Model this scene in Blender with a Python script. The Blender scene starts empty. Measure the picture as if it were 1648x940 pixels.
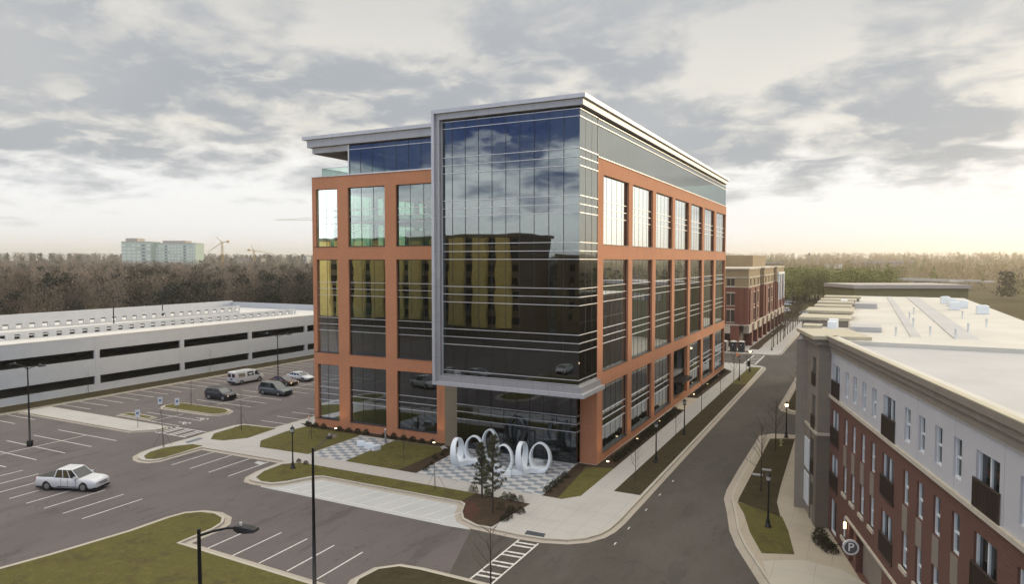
import bpy, math, random
import numpy as np
from mathutils import Vector, Matrix

# ------------------------------------------------------------------ camera, world, sun, exposure
scn = bpy.context.scene
COL = scn.collection
F_PX, PITCH, YAW, CAM_H = 1112.0, 0.0450, -0.47198, 19.5
SUN_AZ, SUN_EL = math.radians(32), math.radians(9)
SUN_STRENGTH, SUN_ANGLE = 2.0, 9
EXPOSURE = 0.12
SKY_STRENGTH = 0.1

cam_d = bpy.data.cameras.new("camera"); cam = bpy.data.objects.new("camera", cam_d); COL.objects.link(cam)
cam_d.sensor_width = 36.0; cam_d.lens = 36.0 * F_PX / 1648.0
cam_d.clip_start = 0.5; cam_d.clip_end = 12000
fwd = Vector((math.sin(YAW)*math.cos(PITCH), math.cos(YAW)*math.cos(PITCH), -math.sin(PITCH)))
cam.location = (0, 0, CAM_H); cam.rotation_euler = fwd.to_track_quat('-Z', 'Y').to_euler()
scn.camera = cam
RGT = Vector((math.cos(YAW), -math.sin(YAW), 0)); UPV = RGT.cross(fwd)

def ray(px, py): return fwd + RGT*((px-824)/F_PX) - UPV*((py-470)/F_PX)
def at(px, py, z=0.0):          # survey of the photograph: where the sight line meets height z
    d = ray(px, py); t = (z-CAM_H)/d.z
    return (d.x*t, d.y*t)
def ats(pts, z=0.0): return [at(a, b, z) for a, b in pts]
def far(px, dist):              # a plan position on a bearing
    d = ray(px, 420); k = dist/math.hypot(d.x, d.y)
    return (d.x*k, d.y*k)

w = bpy.data.worlds.new("World"); scn.world = w; w.use_nodes = True
def build_world():
    nt = w.node_tree; N = nt.nodes; L = nt.links; N.clear()
    def n(t, **k):
        x = N.new(t)
        for a, b in k.items(): setattr(x, a, b)
        return x
    def M(op, a, b=None, c=None, clamp=False):
        x = n('ShaderNodeMath', operation=op, use_clamp=clamp)
        for i, v in enumerate((a, b, c)):
            if v is None: continue
            if isinstance(v, (int, float)): x.inputs[i].default_value = v
            else: L.new(v, x.inputs[i])
        return x.outputs[0]
    def mixc(f, a, b, bt='MIX'):
        x = n('ShaderNodeMix', data_type='RGBA', blend_type=bt)
        if isinstance(f, (int, float)): x.inputs[0].default_value = f
        else: L.new(f, x.inputs[0])
        for i, v in ((6, a), (7, b)):
            if isinstance(v, tuple): x.inputs[i].default_value = (*v, 1)
            else: L.new(v, x.inputs[i])
        return x.outputs[2]
    def ramp(v, lo, hi):
        x = n('ShaderNodeMapRange', interpolation_type='SMOOTHSTEP')
        L.new(v, x.inputs[0]); x.inputs[1].default_value = lo; x.inputs[2].default_value = hi
        return x.outputs[0]
    out = n('ShaderNodeOutputWorld'); bg = n('ShaderNodeBackground'); bg.inputs[1].default_value = SKY_STRENGTH
    sky = n('ShaderNodeTexSky', sky_type='NISHITA'); sky.sun_disc = False
    sky.sun_elevation = SUN_EL; sky.sun_rotation = SUN_AZ
    tc = n('ShaderNodeTexCoord'); sp = n('ShaderNodeSeparateXYZ'); L.new(tc.outputs['Generated'], sp.inputs[0])
    X, Y, Z = sp.outputs
    zc = M('MAXIMUM', Z, 0.0)
    den = M('ADD', zc, 0.20)
    u = M('DIVIDE', X, den); v = M('DIVIDE', Y, den)
    cb = n('ShaderNodeCombineXYZ'); L.new(u, cb.inputs[0]); L.new(v, cb.inputs[1]); cb.inputs[2].default_value = 3.7
    def noise(scale, det, rough, dist, off):
        mp = n('ShaderNodeMapping'); mp.inputs['Location'].default_value = off
        L.new(cb.outputs[0], mp.inputs[0])
        x = n('ShaderNodeTexNoise'); L.new(mp.outputs[0], x.inputs[0])
        x.inputs['Scale'].default_value = scale; x.inputs['Detail'].default_value = det
        x.inputs['Roughness'].default_value = rough; x.inputs['Distortion'].default_value = dist
        return x.outputs[0]
    big = noise(1.5, 6, 0.52, 0.25, (1.3, 4.1, 0))
    fine = noise(4.2, 6, 0.6, 0.3, (7.3, 2.2, 0))
    vast = noise(0.5, 2, 0.5, 0.0, (3.0, 9.0, 1.0))
    dn = M('ADD', M('MULTIPLY', big, 0.68), M('MULTIPLY', fine, 0.32))
    thick = ramp(dn, 0.43, 0.56)            # thick grey cloud
    sdot = M('ADD', M('ADD', M('MULTIPLY', X, math.sin(SUN_AZ)*math.cos(SUN_EL)), M('MULTIPLY', Y, math.cos(SUN_AZ)*math.cos(SUN_EL))), M('MULTIPLY', Z, math.sin(SUN_EL)))
    side = ramp(M('ADD', M('MULTIPLY', X, math.sin(-0.4)), M('MULTIPLY', Y, math.cos(-0.4))), -0.35, 0.2)
    front = mixc(thick, (8.1, 7.75, 7.1), (4.1, 4.35, 4.7))
    front = mixc(M('MULTIPLY', ramp(vast, 0.40, 0.60), 0.45), front, (6.4, 6.35, 6.2))
    front = mixc(M('MULTIPLY', ramp(fine, 0.5, 0.36), 0.4), front, (7.8, 7.5, 6.9))
    front = mixc(M('MULTIPLY', ramp(Z, .20, .40), .55), front, (5.0, 5.15, 5.35))
    back = mixc(M('MULTIPLY', M('ADD', thick, M('MULTIPLY', ramp(Z, .05, .15), .85)), 1.0, clamp=True), (38.0, 39.0, 38.0), (1.3, 2.5, 7.0))
    back = mixc(M('MULTIPLY', ramp(fine, 0.44, 0.58), 0.4), back, (5.0, 6.8, 11.0))
    cl = mixc(side, back, front)
    # clear pale band above the horizon
    hor_edge = M('ADD', Z, M('MULTIPLY', M('SUBTRACT', dn, 0.5), 0.45))
    hz = ramp(hor_edge, 0.17, 0.085)
    hcol = mixc(side, (35.0, 36.0, 33.0), (9.6, 9.6, 9.6))
    warm = ramp(Z, 0.045, 0.0)
    hcol = mixc(M('MULTIPLY', M('MULTIPLY', warm, side), 0.5), hcol, (9.2, 8.5, 7.0))
    cl = mixc(M('MULTIPLY', hz, 0.96), cl, hcol)
    # the sun behind the cloud, to the right of the picture
    gl = ramp(sdot, 0.915, 0.985)
    cl = mixc(M('MULTIPLY', gl, 0.75), cl, (25.0, 23.5, 19.5))
    # overhead sky out of view, brightened to add light on the ground
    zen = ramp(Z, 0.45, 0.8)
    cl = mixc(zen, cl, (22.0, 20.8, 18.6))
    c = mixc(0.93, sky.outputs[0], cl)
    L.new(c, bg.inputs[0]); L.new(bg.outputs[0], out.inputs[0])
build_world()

sd = bpy.data.lights.new("sun", 'SUN'); sd.energy = SUN_STRENGTH; sd.angle = math.radians(SUN_ANGLE); sd.color = (1.0, 0.78, 0.5)
so = bpy.data.objects.new("sun", sd); COL.objects.link(so)
sdir = Vector((math.sin(SUN_AZ)*math.cos(SUN_EL), math.cos(SUN_AZ)*math.cos(SUN_EL), math.sin(SUN_EL)))
so.rotation_euler = (-sdir).to_track_quat('-Z', 'Y').to_euler(); so.location = (0, 0, 200)
scn.view_settings.view_transform = 'Standard'; scn.view_settings.look = 'None'
scn.view_settings.exposure = EXPOSURE; scn.view_settings.gamma = 1; scn.view_settings.use_curve_mapping = False
scn.render.engine = 'CYCLES'
scn.cycles.max_bounces = 8; scn.cycles.transparent_max_bounces = 16; scn.cycles.glossy_bounces = 4
scn.cycles.diffuse_bounces = 3; scn.cycles.caustics_reflective = False; scn.cycles.caustics_refractive = False
scn.render.resolution_x = 1024; scn.render.resolution_y = 585

# ------------------------------------------------------------------ helpers
rnd = random.Random(7)
class MB:
    def __init__(s): s.v = []; s.f = []; s.m = []; s.sm = []
    def add(s, vs, fs, m=0, smooth=False):
        o = len(s.v); s.v.extend([tuple(p) for p in vs])
        for f in fs: s.f.append(tuple(i+o for i in f)); s.m.append(m); s.sm.append(smooth)
        return s
    def box(s, x0, x1, y0, y1, z0, z1, m=0):
        if x0 > x1: x0, x1 = x1, x0
        if y0 > y1: y0, y1 = y1, y0
        vs = [(x0,y0,z0),(x1,y0,z0),(x1,y1,z0),(x0,y1,z0),(x0,y0,z1),(x1,y0,z1),(x1,y1,z1),(x0,y1,z1)]
        return s.add(vs, [(0,3,2,1),(4,5,6,7),(0,1,5,4),(1,2,6,5),(2,3,7,6),(3,0,4,7)], m)
    def prism(s, poly, z0, z1, m=0):
        a = sum(poly[i][0]*poly[(i+1)%len(poly)][1]-poly[(i+1)%len(poly)][0]*poly[i][1] for i in range(len(poly)))
        if a < 0: poly = poly[::-1]
        n = len(poly)
        vs = [(x,y,z0) for x,y in poly]+[(x,y,z1) for x,y in poly]
        fs = [tuple(range(n,2*n)), tuple(range(n-1,-1,-1))]+[(i,(i+1)%n,(i+1)%n+n,i+n) for i in range(n)]
        return s.add(vs, fs, m)
    def sheet(s, poly, z, m=0):
        a = sum(poly[i][0]*poly[(i+1)%len(poly)][1]-poly[(i+1)%len(poly)][0]*poly[i][1] for i in range(len(poly)))
        if a < 0: poly = poly[::-1]
        return s.add([(x,y,z) for x,y in poly], [tuple(range(len(poly)))], m)
    def ring(s, outer, inner, z0, z1, m=0):     # kerb: same vertex count
        n = len(outer)
        vs = [(x,y,z0) for x,y in outer]+[(x,y,z1) for x,y in outer]+[(x,y,z1) for x,y in inner]+[(x,y,z0) for x,y in inner]
        fs = []
        for i in range(n):
            j = (i+1) % n
            fs += [(i,j,j+n,i+n),(i+n,j+n,j+2*n,i+2*n),(i+2*n,j+2*n,j+3*n,i+3*n)]
        return s.add(vs, fs, m)
    def tube(s, p0, p1, r0, r1=None, n=8, cap=True, m=0, smooth=True):
        r1 = r0 if r1 is None else r1
        p0 = Vector(p0); p1 = Vector(p1); d = (p1-p0)
        if d.length < 1e-6: return s
        d.normalize(); a = d.orthogonal().normalized(); b = d.cross(a)
        vs = []
        for p, r in ((p0, r0), (p1, r1)):
            for i in range(n):
                t = 2*math.pi*i/n; vs.append(p+a*(r*math.cos(t))+b*(r*math.sin(t)))
        fs = [(i,(i+1)%n,(i+1)%n+n,i+n) for i in range(n)]
        s.add(vs, fs, m, smooth)
        if cap: s.add(vs, [tuple(range(n-1,-1,-1)), tuple(range(n,2*n))], m)
        return s
    def lathe(s, c, prof, n=12, m=0, smooth=True):
        vs = []
        for r, z in prof:
            for i in range(n):
                t = 2*math.pi*i/n; vs.append((c[0]+r*math.cos(t), c[1]+r*math.sin(t), c[2]+z))
        fs = []
        for k in range(len(prof)-1):
            for i in range(n): fs.append((k*n+i, k*n+(i+1)%n, (k+1)*n+(i+1)%n, (k+1)*n+i))
        s.add(vs, fs, m, smooth)
        s.add(vs, [tuple(range(n-1,-1,-1)), tuple(range((len(prof)-1)*n, len(prof)*n))], m)
        return s
    def xf(s, mat):
        s.v = [tuple(mat @ Vector(p)) for p in s.v]; return s
    def obb(s, o, ax, ay, x0, x1, y0, y1, z0, z1, m=0):
        """box in a rotated plan frame: origin o, unit axes ax, ay"""
        b = MB().box(x0, x1, y0, y1, z0, z1)
        vs = [(o[0]+ax[0]*x+ay[0]*y, o[1]+ax[1]*x+ay[1]*y, z) for x, y, z in b.v]
        fs = b.f
        if ax[0]*ay[1]-ax[1]*ay[0] < 0: fs = [tuple(reversed(f)) for f in fs]
        return s.add(vs, fs, m)
    def build(s, name, mats, parent=None, rel=None):
        me = bpy.data.meshes.new(name)
        off = Vector(rel) if rel is not None else Vector((0,0,0))
        me.from_pydata([tuple(Vector(p)-off) for p in s.v], [], s.f)
        mats = mats if isinstance(mats, (list, tuple)) else [mats]
        for mt in mats: me.materials.append(mt)
        me.polygons.foreach_set('material_index', s.m); me.polygons.foreach_set('use_smooth', s.sm)
        me.validate(); me.update()
        o = bpy.data.objects.new(name, me); COL.objects.link(o)
        if parent is not None: o.parent = parent
        return o
def tag(o, label=None, cat=None, group=None, kind=None):
    if label: o['label'] = label
    if cat: o['category'] = cat
    if group: o['group'] = group
    if kind: o['kind'] = kind
    return o
def thing(name, label, cat, loc=(0,0,0), rz=0, group=None):
    o = bpy.data.objects.new(name, None); COL.objects.link(o); o.empty_display_size = 0.3
    o.location = loc; o.rotation_euler = (0,0,rz)
    return tag(o, label, cat, group)
def struct(name, mb, mats):
    o = mb.build(name, mats); o['kind'] = 'structure'; return o
def kids(o): return [c for c in bpy.data.objects if c.parent == o]
_tree = {}
def remember(o):
    _tree[o.name] = [(c, kids(c)) for c in kids(o)]; return o
def dup(src, loc, rz=0.0, label=None, group=None, scale=None):
    r = src.copy(); COL.objects.link(r); r.location = loc; r.rotation_euler = (0,0,rz)
    if scale: r.scale = scale
    if label: r['label'] = label
    if group: r['group'] = group
    for c, gs in _tree.get(src.name, []):
        d = c.copy(); COL.objects.link(d); d.parent = r
        for g in gs: e = g.copy(); COL.objects.link(e); e.parent = d
    return r
def offset(poly, d):
    """offset polygon outward by d (mitred)"""
    n = len(poly)
    a = sum(poly[i][0]*poly[(i+1)%n][1]-poly[(i+1)%n][0]*poly[i][1] for i in range(n))
    sg = 1 if a > 0 else -1
    out = []
    for i in range(n):
        p0, p1, p2 = poly[i-1], poly[i], poly[(i+1)%n]
        def nn(a, b):
            dx, dy = b[0]-a[0], b[1]-a[1]; l = math.hypot(dx, dy) or 1
            return (dy/l*sg, -dx/l*sg)
        n1 = nn(p0, p1); n2 = nn(p1, p2)
        mx, my = n1[0]+n2[0], n1[1]+n2[1]; q = mx*n1[0]+my*n1[1]
        q = max(q, 0.5)
        out.append((p1[0]+mx*d/q, p1[1]+my*d/q))
    return out
def smooth_poly(poly, keep=(), it=1):
    """Chaikin rounding"""
    for _ in range(it):
        o = []
        n = len(poly)
        for i in range(n):
            a, b = poly[i], poly[(i+1)%n]
            o += [(a[0]*.75+b[0]*.25, a[1]*.75+b[1]*.25), (a[0]*.25+b[0]*.75, a[1]*.25+b[1]*.75)]
        poly = o
    return poly

# ------------------------------------------------------------------ materials
def mat(name, col, rough=0.6, metal=0.0, noise=0.0, nscale=1.0, bump=0.0, bscale=20.0, spec=0.5, emit=None, estr=0.0, col2=None, stretch=None, wash=0.0):
    m = bpy.data.materials.new(name); m.use_nodes = True
    nt = m.node_tree; b = nt.nodes['Principled BSDF']; L = nt.links
    b.inputs['Base Color'].default_value = (*col, 1); b.inputs['Roughness'].default_value = rough
    b.inputs['Metallic'].default_value = metal; b.inputs['Specular IOR Level'].default_value = spec
    if emit: b.inputs['Emission Color'].default_value = (*emit, 1); b.inputs['Emission Strength'].default_value = estr
    tc = nt.nodes.new('ShaderNodeTexCoord')
    if noise or col2:
        mp = nt.nodes.new('ShaderNodeMapping'); L.new(tc.outputs['Object'], mp.inputs[0])
        if stretch: mp.inputs['Scale'].default_value = stretch
        t = nt.nodes.new('ShaderNodeTexNoise'); t.inputs['Scale'].default_value = nscale; t.inputs['Detail'].default_value = 6
        t.inputs['Roughness'].default_value = 0.62
        L.new(mp.outputs[0], t.inputs[0])
        r = nt.nodes.new('ShaderNodeMapRange'); L.new(t.outputs[0], r.inputs[0])
        r.inputs[1].default_value = 0.32; r.inputs[2].default_value = 0.68
        mx = nt.nodes.new('ShaderNodeMix'); mx.data_type = 'RGBA'
        L.new(r.outputs[0], mx.inputs[0])
        if col2: c1, c2 = col, col2
        else: c1 = tuple(c*(1-noise) for c in col); c2 = tuple(min(1, c*(1+noise)) for c in col)
        mx.inputs[6].default_value = (*c1, 1); mx.inputs[7].default_value = (*c2, 1)
        L.new(mx.outputs[2], b.inputs['Base Color'])
    if bump:
        t2 = nt.nodes.new('ShaderNodeTexNoise'); t2.inputs['Scale'].default_value = bscale; t2.inputs['Detail'].default_value = 4
        L.new(tc.outputs['Object'], t2.inputs[0])
        bp = nt.nodes.new('ShaderNodeBump'); bp.inputs['Strength'].default_value = bump; bp.inputs['Distance'].default_value = 0.05
        L.new(t2.outputs[0], bp.inputs['Height']); L.new(bp.outputs[0], b.inputs['Normal'])
    return m

class NG:       # small node-graph helper
    def __init__(s, m):
        s.nt = m.node_tree; s.L = s.nt.links; s.b = s.nt.nodes.get('Principled BSDF')
        s.tc = s.nt.nodes.new('ShaderNodeTexCoord')
    def put(s, v, i):
        if isinstance(v, (int, float)): i.default_value = v
        elif isinstance(v, tuple): i.default_value = (*v, 1) if len(v) == 3 and i.type == 'RGBA' else v
        else: s.L.new(v, i)
    def M(s, op, a, b=None, clamp=False):
        x = s.nt.nodes.new('ShaderNodeMath'); x.operation = op; x.use_clamp = clamp
        s.put(a, x.inputs[0])
        if b is not None: s.put(b, x.inputs[1])
        return x.outputs[0]
    def mix(s, f, a, b, bt='MIX'):
        x = s.nt.nodes.new('ShaderNodeMix'); x.data_type = 'RGBA'; x.blend_type = bt
        s.put(f, x.inputs[0]); s.put(a, x.inputs[6]); s.put(b, x.inputs[7]); return x.outputs[2]
    def noise(s, sc, det=5, ro=.6, stretch=(1,1,1), off=(0,0,0), dist=0):
        mp = s.nt.nodes.new('ShaderNodeMapping'); mp.inputs['Scale'].default_value = stretch; mp.inputs['Location'].default_value = off
        s.L.new(s.tc.outputs['Object'], mp.inputs[0])
        t = s.nt.nodes.new('ShaderNodeTexNoise'); s.L.new(mp.outputs[0], t.inputs[0])
        t.inputs['Scale'].default_value = sc; t.inputs['Detail'].default_value = det; t.inputs['Roughness'].default_value = ro
        t.inputs['Distortion'].default_value = dist
        return t.outputs[0]
    def rmp(s, v, lo, hi):
        x = s.nt.nodes.new('ShaderNodeMapRange'); x.interpolation_type = 'SMOOTHSTEP'; s.L.new(v, x.inputs[0])
        x.inputs[1].default_value = lo; x.inputs[2].default_value = hi; return x.outputs[0]
    def xyz(s):
        x = s.nt.nodes.new('ShaderNodeSeparateXYZ'); s.L.new(s.tc.outputs['Object'], x.inputs[0]); return x.outputs
    def line(s, v, period, width, off=0.0):    # 1 on joints
        a = s.M('FRACT', s.M('DIVIDE', s.M('ADD', v, off+1000*period), period))
        return s.M('LESS_THAN', a, width/period)
    def bump(s, h, st, dist=0.03):
        bp = s.nt.nodes.new('ShaderNodeBump'); bp.inputs['Strength'].default_value = st; bp.inputs['Distance'].default_value = dist
        s.L.new(h, bp.inputs['Height']); s.L.new(bp.outputs[0], s.b.inputs['Normal'])
def newmat(name, rough=.8):
    m = bpy.data.materials.new(name); m.use_nodes = True; g = NG(m); g.b.inputs['Roughness'].default_value = rough
    return m, g

def mk_asphalt(name, c1, c2, cdark, seal=True):
    m, g = newmat(name, .85)
    f = g.noise(26, 6, .75); c = g.mix(g.rmp(f, .3, .7), tuple(x*.72 for x in c1), tuple(x*1.2 for x in c1))
    n2 = g.noise(.16, 5, .6, (1, .45, 1)); c = g.mix(g.M('MULTIPLY', g.rmp(n2, .42, .62), .55), c, c2)
    n3 = g.noise(.5, 7, .7, (1, .25, 1), (9, 3, 0)); c = g.mix(g.M('MULTIPLY', g.rmp(n3, .52, .66), .6), c, cdark)
    n4 = g.noise(.9, 4, .6, (.3, 1, 1), (4, 4, 0)); c = g.mix(g.M('MULTIPLY', g.rmp(n4, .6, .8), .35), c, tuple(x*1.55 for x in c1))
    vo = g.nt.nodes.new('ShaderNodeTexVoronoi'); vo.feature = 'DISTANCE_TO_EDGE'; vo.inputs['Scale'].default_value = .16
    ad = g.nt.nodes.new('ShaderNodeVectorMath'); nz = g.nt.nodes.new('ShaderNodeTexNoise'); nz.inputs['Scale'].default_value = .6; nz.inputs['Detail'].default_value = 5
    g.L.new(g.tc.outputs['Object'], nz.inputs[0]); sc_ = g.nt.nodes.new('ShaderNodeVectorMath'); sc_.operation = 'SCALE'; sc_.inputs['Scale'].default_value = 3.5
    g.L.new(nz.outputs['Color'], sc_.inputs[0]); g.L.new(g.tc.outputs['Object'], ad.inputs[0]); g.L.new(sc_.outputs[0], ad.inputs[1]); g.L.new(ad.outputs[0], vo.inputs['Vector'])
    crack = g.M('MULTIPLY', g.M('LESS_THAN', vo.outputs['Distance'], .006), g.rmp(g.noise(.11, 3, .6, off=(2,8,0)), .5, .6))
    c = g.mix(g.M('MULTIPLY', crack, .6), c, tuple(x*.35 for x in c1))
    sp = g.noise(2.3, 3, .5, off=(1,6,0)); c = g.mix(g.M('MULTIPLY', g.rmp(sp, .62, .72), .6), c, tuple(x*.4 for x in c1))
    g.L.new(c, g.b.inputs['Base Color']); g.bump(f, .35, .01); return m
def mk_concrete(name, col, jx=1.5, jy=1.5, ox=0, oy=0, jw=.035):
    m, g = newmat(name, .8)
    f = g.noise(9, 6, .7); n2 = g.noise(.35, 4, .6)
    c = g.mix(f, tuple(x*.9 for x in col), tuple(min(1, x*1.08) for x in col))
    c = g.mix(g.M('MULTIPLY', g.rmp(n2, .45, .7), .3), c, tuple(x*.72 for x in col))
    x, y, z = g.xyz()
    if jx:
        j = g.M('MAXIMUM', g.line(x, jx, jw, ox), g.line(y, jy, jw, oy))
        c = g.mix(g.M('MULTIPLY', j, .45), c, tuple(v*.45 for v in col))
    g.L.new(c, g.b.inputs['Base Color']); return m
def mk_grass(name, c1, c2, brown, amt=.5):
    m, g = newmat(name, .95)
    f = g.noise(16, 5, .8); c = g.mix(g.rmp(f, .3, .7), c1, c2)
    n2 = g.noise(.55, 5, .7); c = g.mix(g.M('MULTIPLY', g.rmp(n2, .48, .66), amt), c, brown)
    n3 = g.noise(1.8, 4, .7, off=(5, 5, 0)); c = g.mix(g.M('MULTIPLY', g.rmp(n3, .5, .75), .35), c, tuple(x*1.5 for x in c2))
    lt = g.noise(34, 2, .5, off=(3, 1, 0)); c = g.mix(g.M('MULTIPLY', g.rmp(lt, .66, .72), .55), c, (.20,.15,.08))
    wo = g.noise(1.1, 5, .75, off=(8, 2, 0)); c = g.mix(g.M('MULTIPLY', g.rmp(wo, .60, .72), .6), c, tuple(x*.6 for x in brown))
    g.L.new(c, g.b.inputs['Base Color']); g.b.inputs['Specular IOR Level'].default_value = .1
    g.bump(f, .8, .06); return m
def mk_brick(name, col, vary=.12, course=.2, pattern=True):
    m, g = newmat(name, .85)
    n1 = g.noise(5, 5, .7); n2 = g.noise(.3, 4, .6)
    c = g.mix(g.rmp(n1, .3, .7), tuple(x*(1-vary) for x in col), tuple(x*(1+vary) for x in col))
    c = g.mix(g.M('MULTIPLY', g.rmp(n2, .42, .66), .4), c, tuple(x*.78 for x in col)); st = g.noise(1.3, 4, .6, (1,1,.07)); c = g.mix(g.M('MULTIPLY', g.rmp(st, .54, .7), .3), c, tuple(x*.7 for x in col))
    n3 = g.noise(38, 2, .5, (1, 1, 2.6)); c = g.mix(g.M('MULTIPLY', g.rmp(n3, .45, .6), .35), c, tuple(x*.72 for x in col))
    if pattern:
        x, y, z = g.xyz()
        j = g.line(z, course, .022)
        c = g.mix(g.M('MULTIPLY', j, .3), c, tuple(v*.5+.1 for v in col))
    g.L.new(c, g.b.inputs['Base Color']); return m
def mk_panel(name, col, jp=1.5, axis='x', rough=.45, metal=.3):
    m, g = newmat(name, rough); g.b.inputs['Metallic'].default_value = metal
    n1 = g.noise(.7, 4, .6); c = g.mix(n1, tuple(x*.88 for x in col), tuple(x*1.1 for x in col))
    x, y, z = g.xyz()
    s = g.M('ADD', x, y) if axis == 'x' else z
    j = g.line(s, jp, .03); c = g.mix(g.M('MULTIPLY', j, .6), c, tuple(v*.35 for v in col))
    g.L.new(c, g.b.inputs['Base Color']); return m
def mk_glass(name, tint=(.07, .12, .11), r0=.13, rc=(.84, .92, 1.0), wav=.0016):
    m = bpy.data.materials.new(name); m.use_nodes = True; nt = m.node_tree; N = nt.nodes; L = nt.links
    N.clear(); out = N.new('ShaderNodeOutputMaterial')
    tr = N.new('ShaderNodeBsdfTransparent'); tr.inputs[0].default_value = (*tint, 1)
    gl = N.new('ShaderNodeBsdfGlossy'); gl.inputs[0].default_value = (*rc, 1); gl.inputs[1].default_value = 0.0
    fr = N.new('ShaderNodeFresnel'); fr.inputs[0].default_value = 1.5
    mr = N.new('ShaderNodeMapRange'); L.new(fr.outputs[0], mr.inputs[0])
    mr.inputs[1].default_value = .04; mr.inputs[2].default_value = 1; mr.inputs[3].default_value = r0; mr.inputs[4].default_value = .62
    mx = N.new('ShaderNodeMixShader'); L.new(mr.outputs[0], mx.inputs[0]); L.new(tr.outputs[0], mx.inputs[1]); L.new(gl.outputs[0], mx.inputs[2])
    L.new(mx.outputs[0], out.inputs[0])
    tc = N.new('ShaderNodeTexCoord'); mp = N.new('ShaderNodeMapping'); mp.inputs['Scale'].default_value = (1, 1, .8)
    L.new(tc.outputs['Object'], mp.inputs[0])
    t = N.new('ShaderNodeTexNoise'); t.inputs['Scale'].default_value = .42; t.inputs['Detail'].default_value = 1.0
    L.new(mp.outputs[0], t.inputs[0])
    bp = N.new('ShaderNodeBump'); bp.inputs['Strength'].default_value = 1; bp.inputs['Distance'].default_value = wav*4
    L.new(t.outputs[0], bp.inputs['Height']); L.new(bp.outputs[0], gl.inputs['Normal'])
    return m

A_LOT = mk_asphalt('asphalt_lot', (.112,.095,.092), (.080,.068,.062), (.048,.041,.038))
A_STREET = mk_asphalt('asphalt_street', (.062,.054,.045), (.090,.080,.072), (.040,.035,.030))
CONC = mk_concrete('sidewalk_concrete', (.40, .385, .36), 1.5, 1.5)
CONC_PAD = mk_concrete('pad_concrete', (.42, .425, .42), 0, 0)
KERB = mk_concrete('kerb_concrete', (.42, .385, .32), 3.0, 3.0)
GUT = mk_concrete('gutter_concrete', (.36, .32, .265), 3.0, 3.0)
GRASS = mk_grass('lawn_grass', (.078,.074,.024), (.135,.120,.040), (.075,.060,.032), .7)
GRASS_D = mk_grass('dormant_grass', (.040, .034, .019), (.070, .058, .032), (.03, .025, .016), .5)
MULCH = mk_grass('mulch', (.040, .029, .020), (.072, .052, .036), (.03, .022, .016), .4)
MULCH_R = mk_grass('red_mulch', (.065,.034,.026), (.095,.050,.038), (.045,.031,.021), .9)
EARTH = mk_grass('earth', (.05, .045, .02), (.09, .075, .035), (.045, .035, .02), .6)
PAINT = mat('road_paint', (.55, .54, .50), .7, noise=.18, nscale=4)
DARK_TILE = mat('tactile_tile', (.045, .05, .06), .8)
BRICK = mk_brick('orange_brick', (.50,.215,.105), .12, .2)
SILVER = mk_panel('silver_panel', (.35,.345,.35), 1.5)
SILVER_V = mk_panel('silver_panel_upright', (.35,.345,.35), 3.4, 'z')
SILVER_L = mk_panel('pale_panel', (.46,.465,.48), 1.5)
SOFFIT = mat('dark_soffit', (.10, .075, .055), .6)
TAN = mk_panel('tan_panel', (.22, .18, .12), 3.0, 'z', .6, 0)
RAIL_M = mat('white_rail', (.58,.58,.58), .4, .4)
MULL = mat('dark_mullion', (.02, .022, .028), .4, .3)
FRAME_D = mat('dark_frame', (.025, .022, .018), .5)
GLASS = mk_glass('blue_green_glass')
GLASS_R = mk_glass('street_side_glass', wav=.0004)
GLASS_T = mk_glass('top_floor_glass', (.55,.88,.68), .09)
GLASS_C = mk_glass('clear_green_glass', (.62, .85, .68), .10)
SLAB = mat('floor_slab', (.24, .235, .22), .8)
CORE = mat('core_wall', (.16, .15, .13), .8, noise=.2, nscale=.4)
BLACK = mat('black_metal', (.012, .012, .012), .45, .3)
DKGLASS = mat('dark_window', (.015, .017, .018), .05, spec=.8)
BARK = mat('bark', (.055, .04, .03), .9, noise=.3, nscale=5)
TWIG = mat('bare_twigs', (.085, .062, .045), .9)
WHITE = mat('white_resin', (.72, .77, .79), .35)

# ------------------------------------------------------------------ ground and paving
def build_ground():
    # one terrain sheet to the horizon: flat round the site, rising to low hills far out
    R = [0, 60, 130, 240, 330, 450, 600, 800, 1100, 1500, 2000, 2600, 3200, 4200]
    NA = 96; vs = [(0, 60, -.35)]; fs = []
    rr = random.Random(3); ph = [rr.uniform(0, 6.28) for _ in range(6)]
    for k, r in enumerate(R[1:]):
        for i in range(NA):
            a = 2*math.pi*i/NA
            h = -.35 + max(0, (r-900)/2300)*24*(1+.35*math.sin(3*a+ph[0])+.25*math.sin(7*a+ph[1]+r*.002))
            if r > 3500: h *= .4
            vs.append((r*math.cos(a), 60+r*math.sin(a), h))
    for i in range(NA): fs.append((0, 1+i, 1+(i+1) % NA))
    for k in range(len(R)-2):
        for i in range(NA):
            a = 1+k*NA+i; b = 1+k*NA+(i+1) % NA
            fs.append((a, a+NA, b+NA, b))
    mb = MB().add(vs, fs); struct('ground', mb, EARTH)
    # asphalt
    lot = MB().prism([(-170,-70),(-15.4,-70),(-15.4,60),(-60,60),(-60,152),(-96,152),(-96,240),(-101.3,240),(-101.3,60),(-170,60)], -.3, 0)
    struct('parking_lot', lot, A_LOT)
    st = MB().prism([(-25.4,44.5),(-25.0,42.4),(-20.6,30),(-15.4,-70),(25,-70),(25,2),(5,46),(-4,60),(-4,250),(-60,250),(-60,134),(-17,134),(-17,52),(-19,42.9)], -.3, .004)
    struct('street', st, A_STREET)
build_ground()

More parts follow.
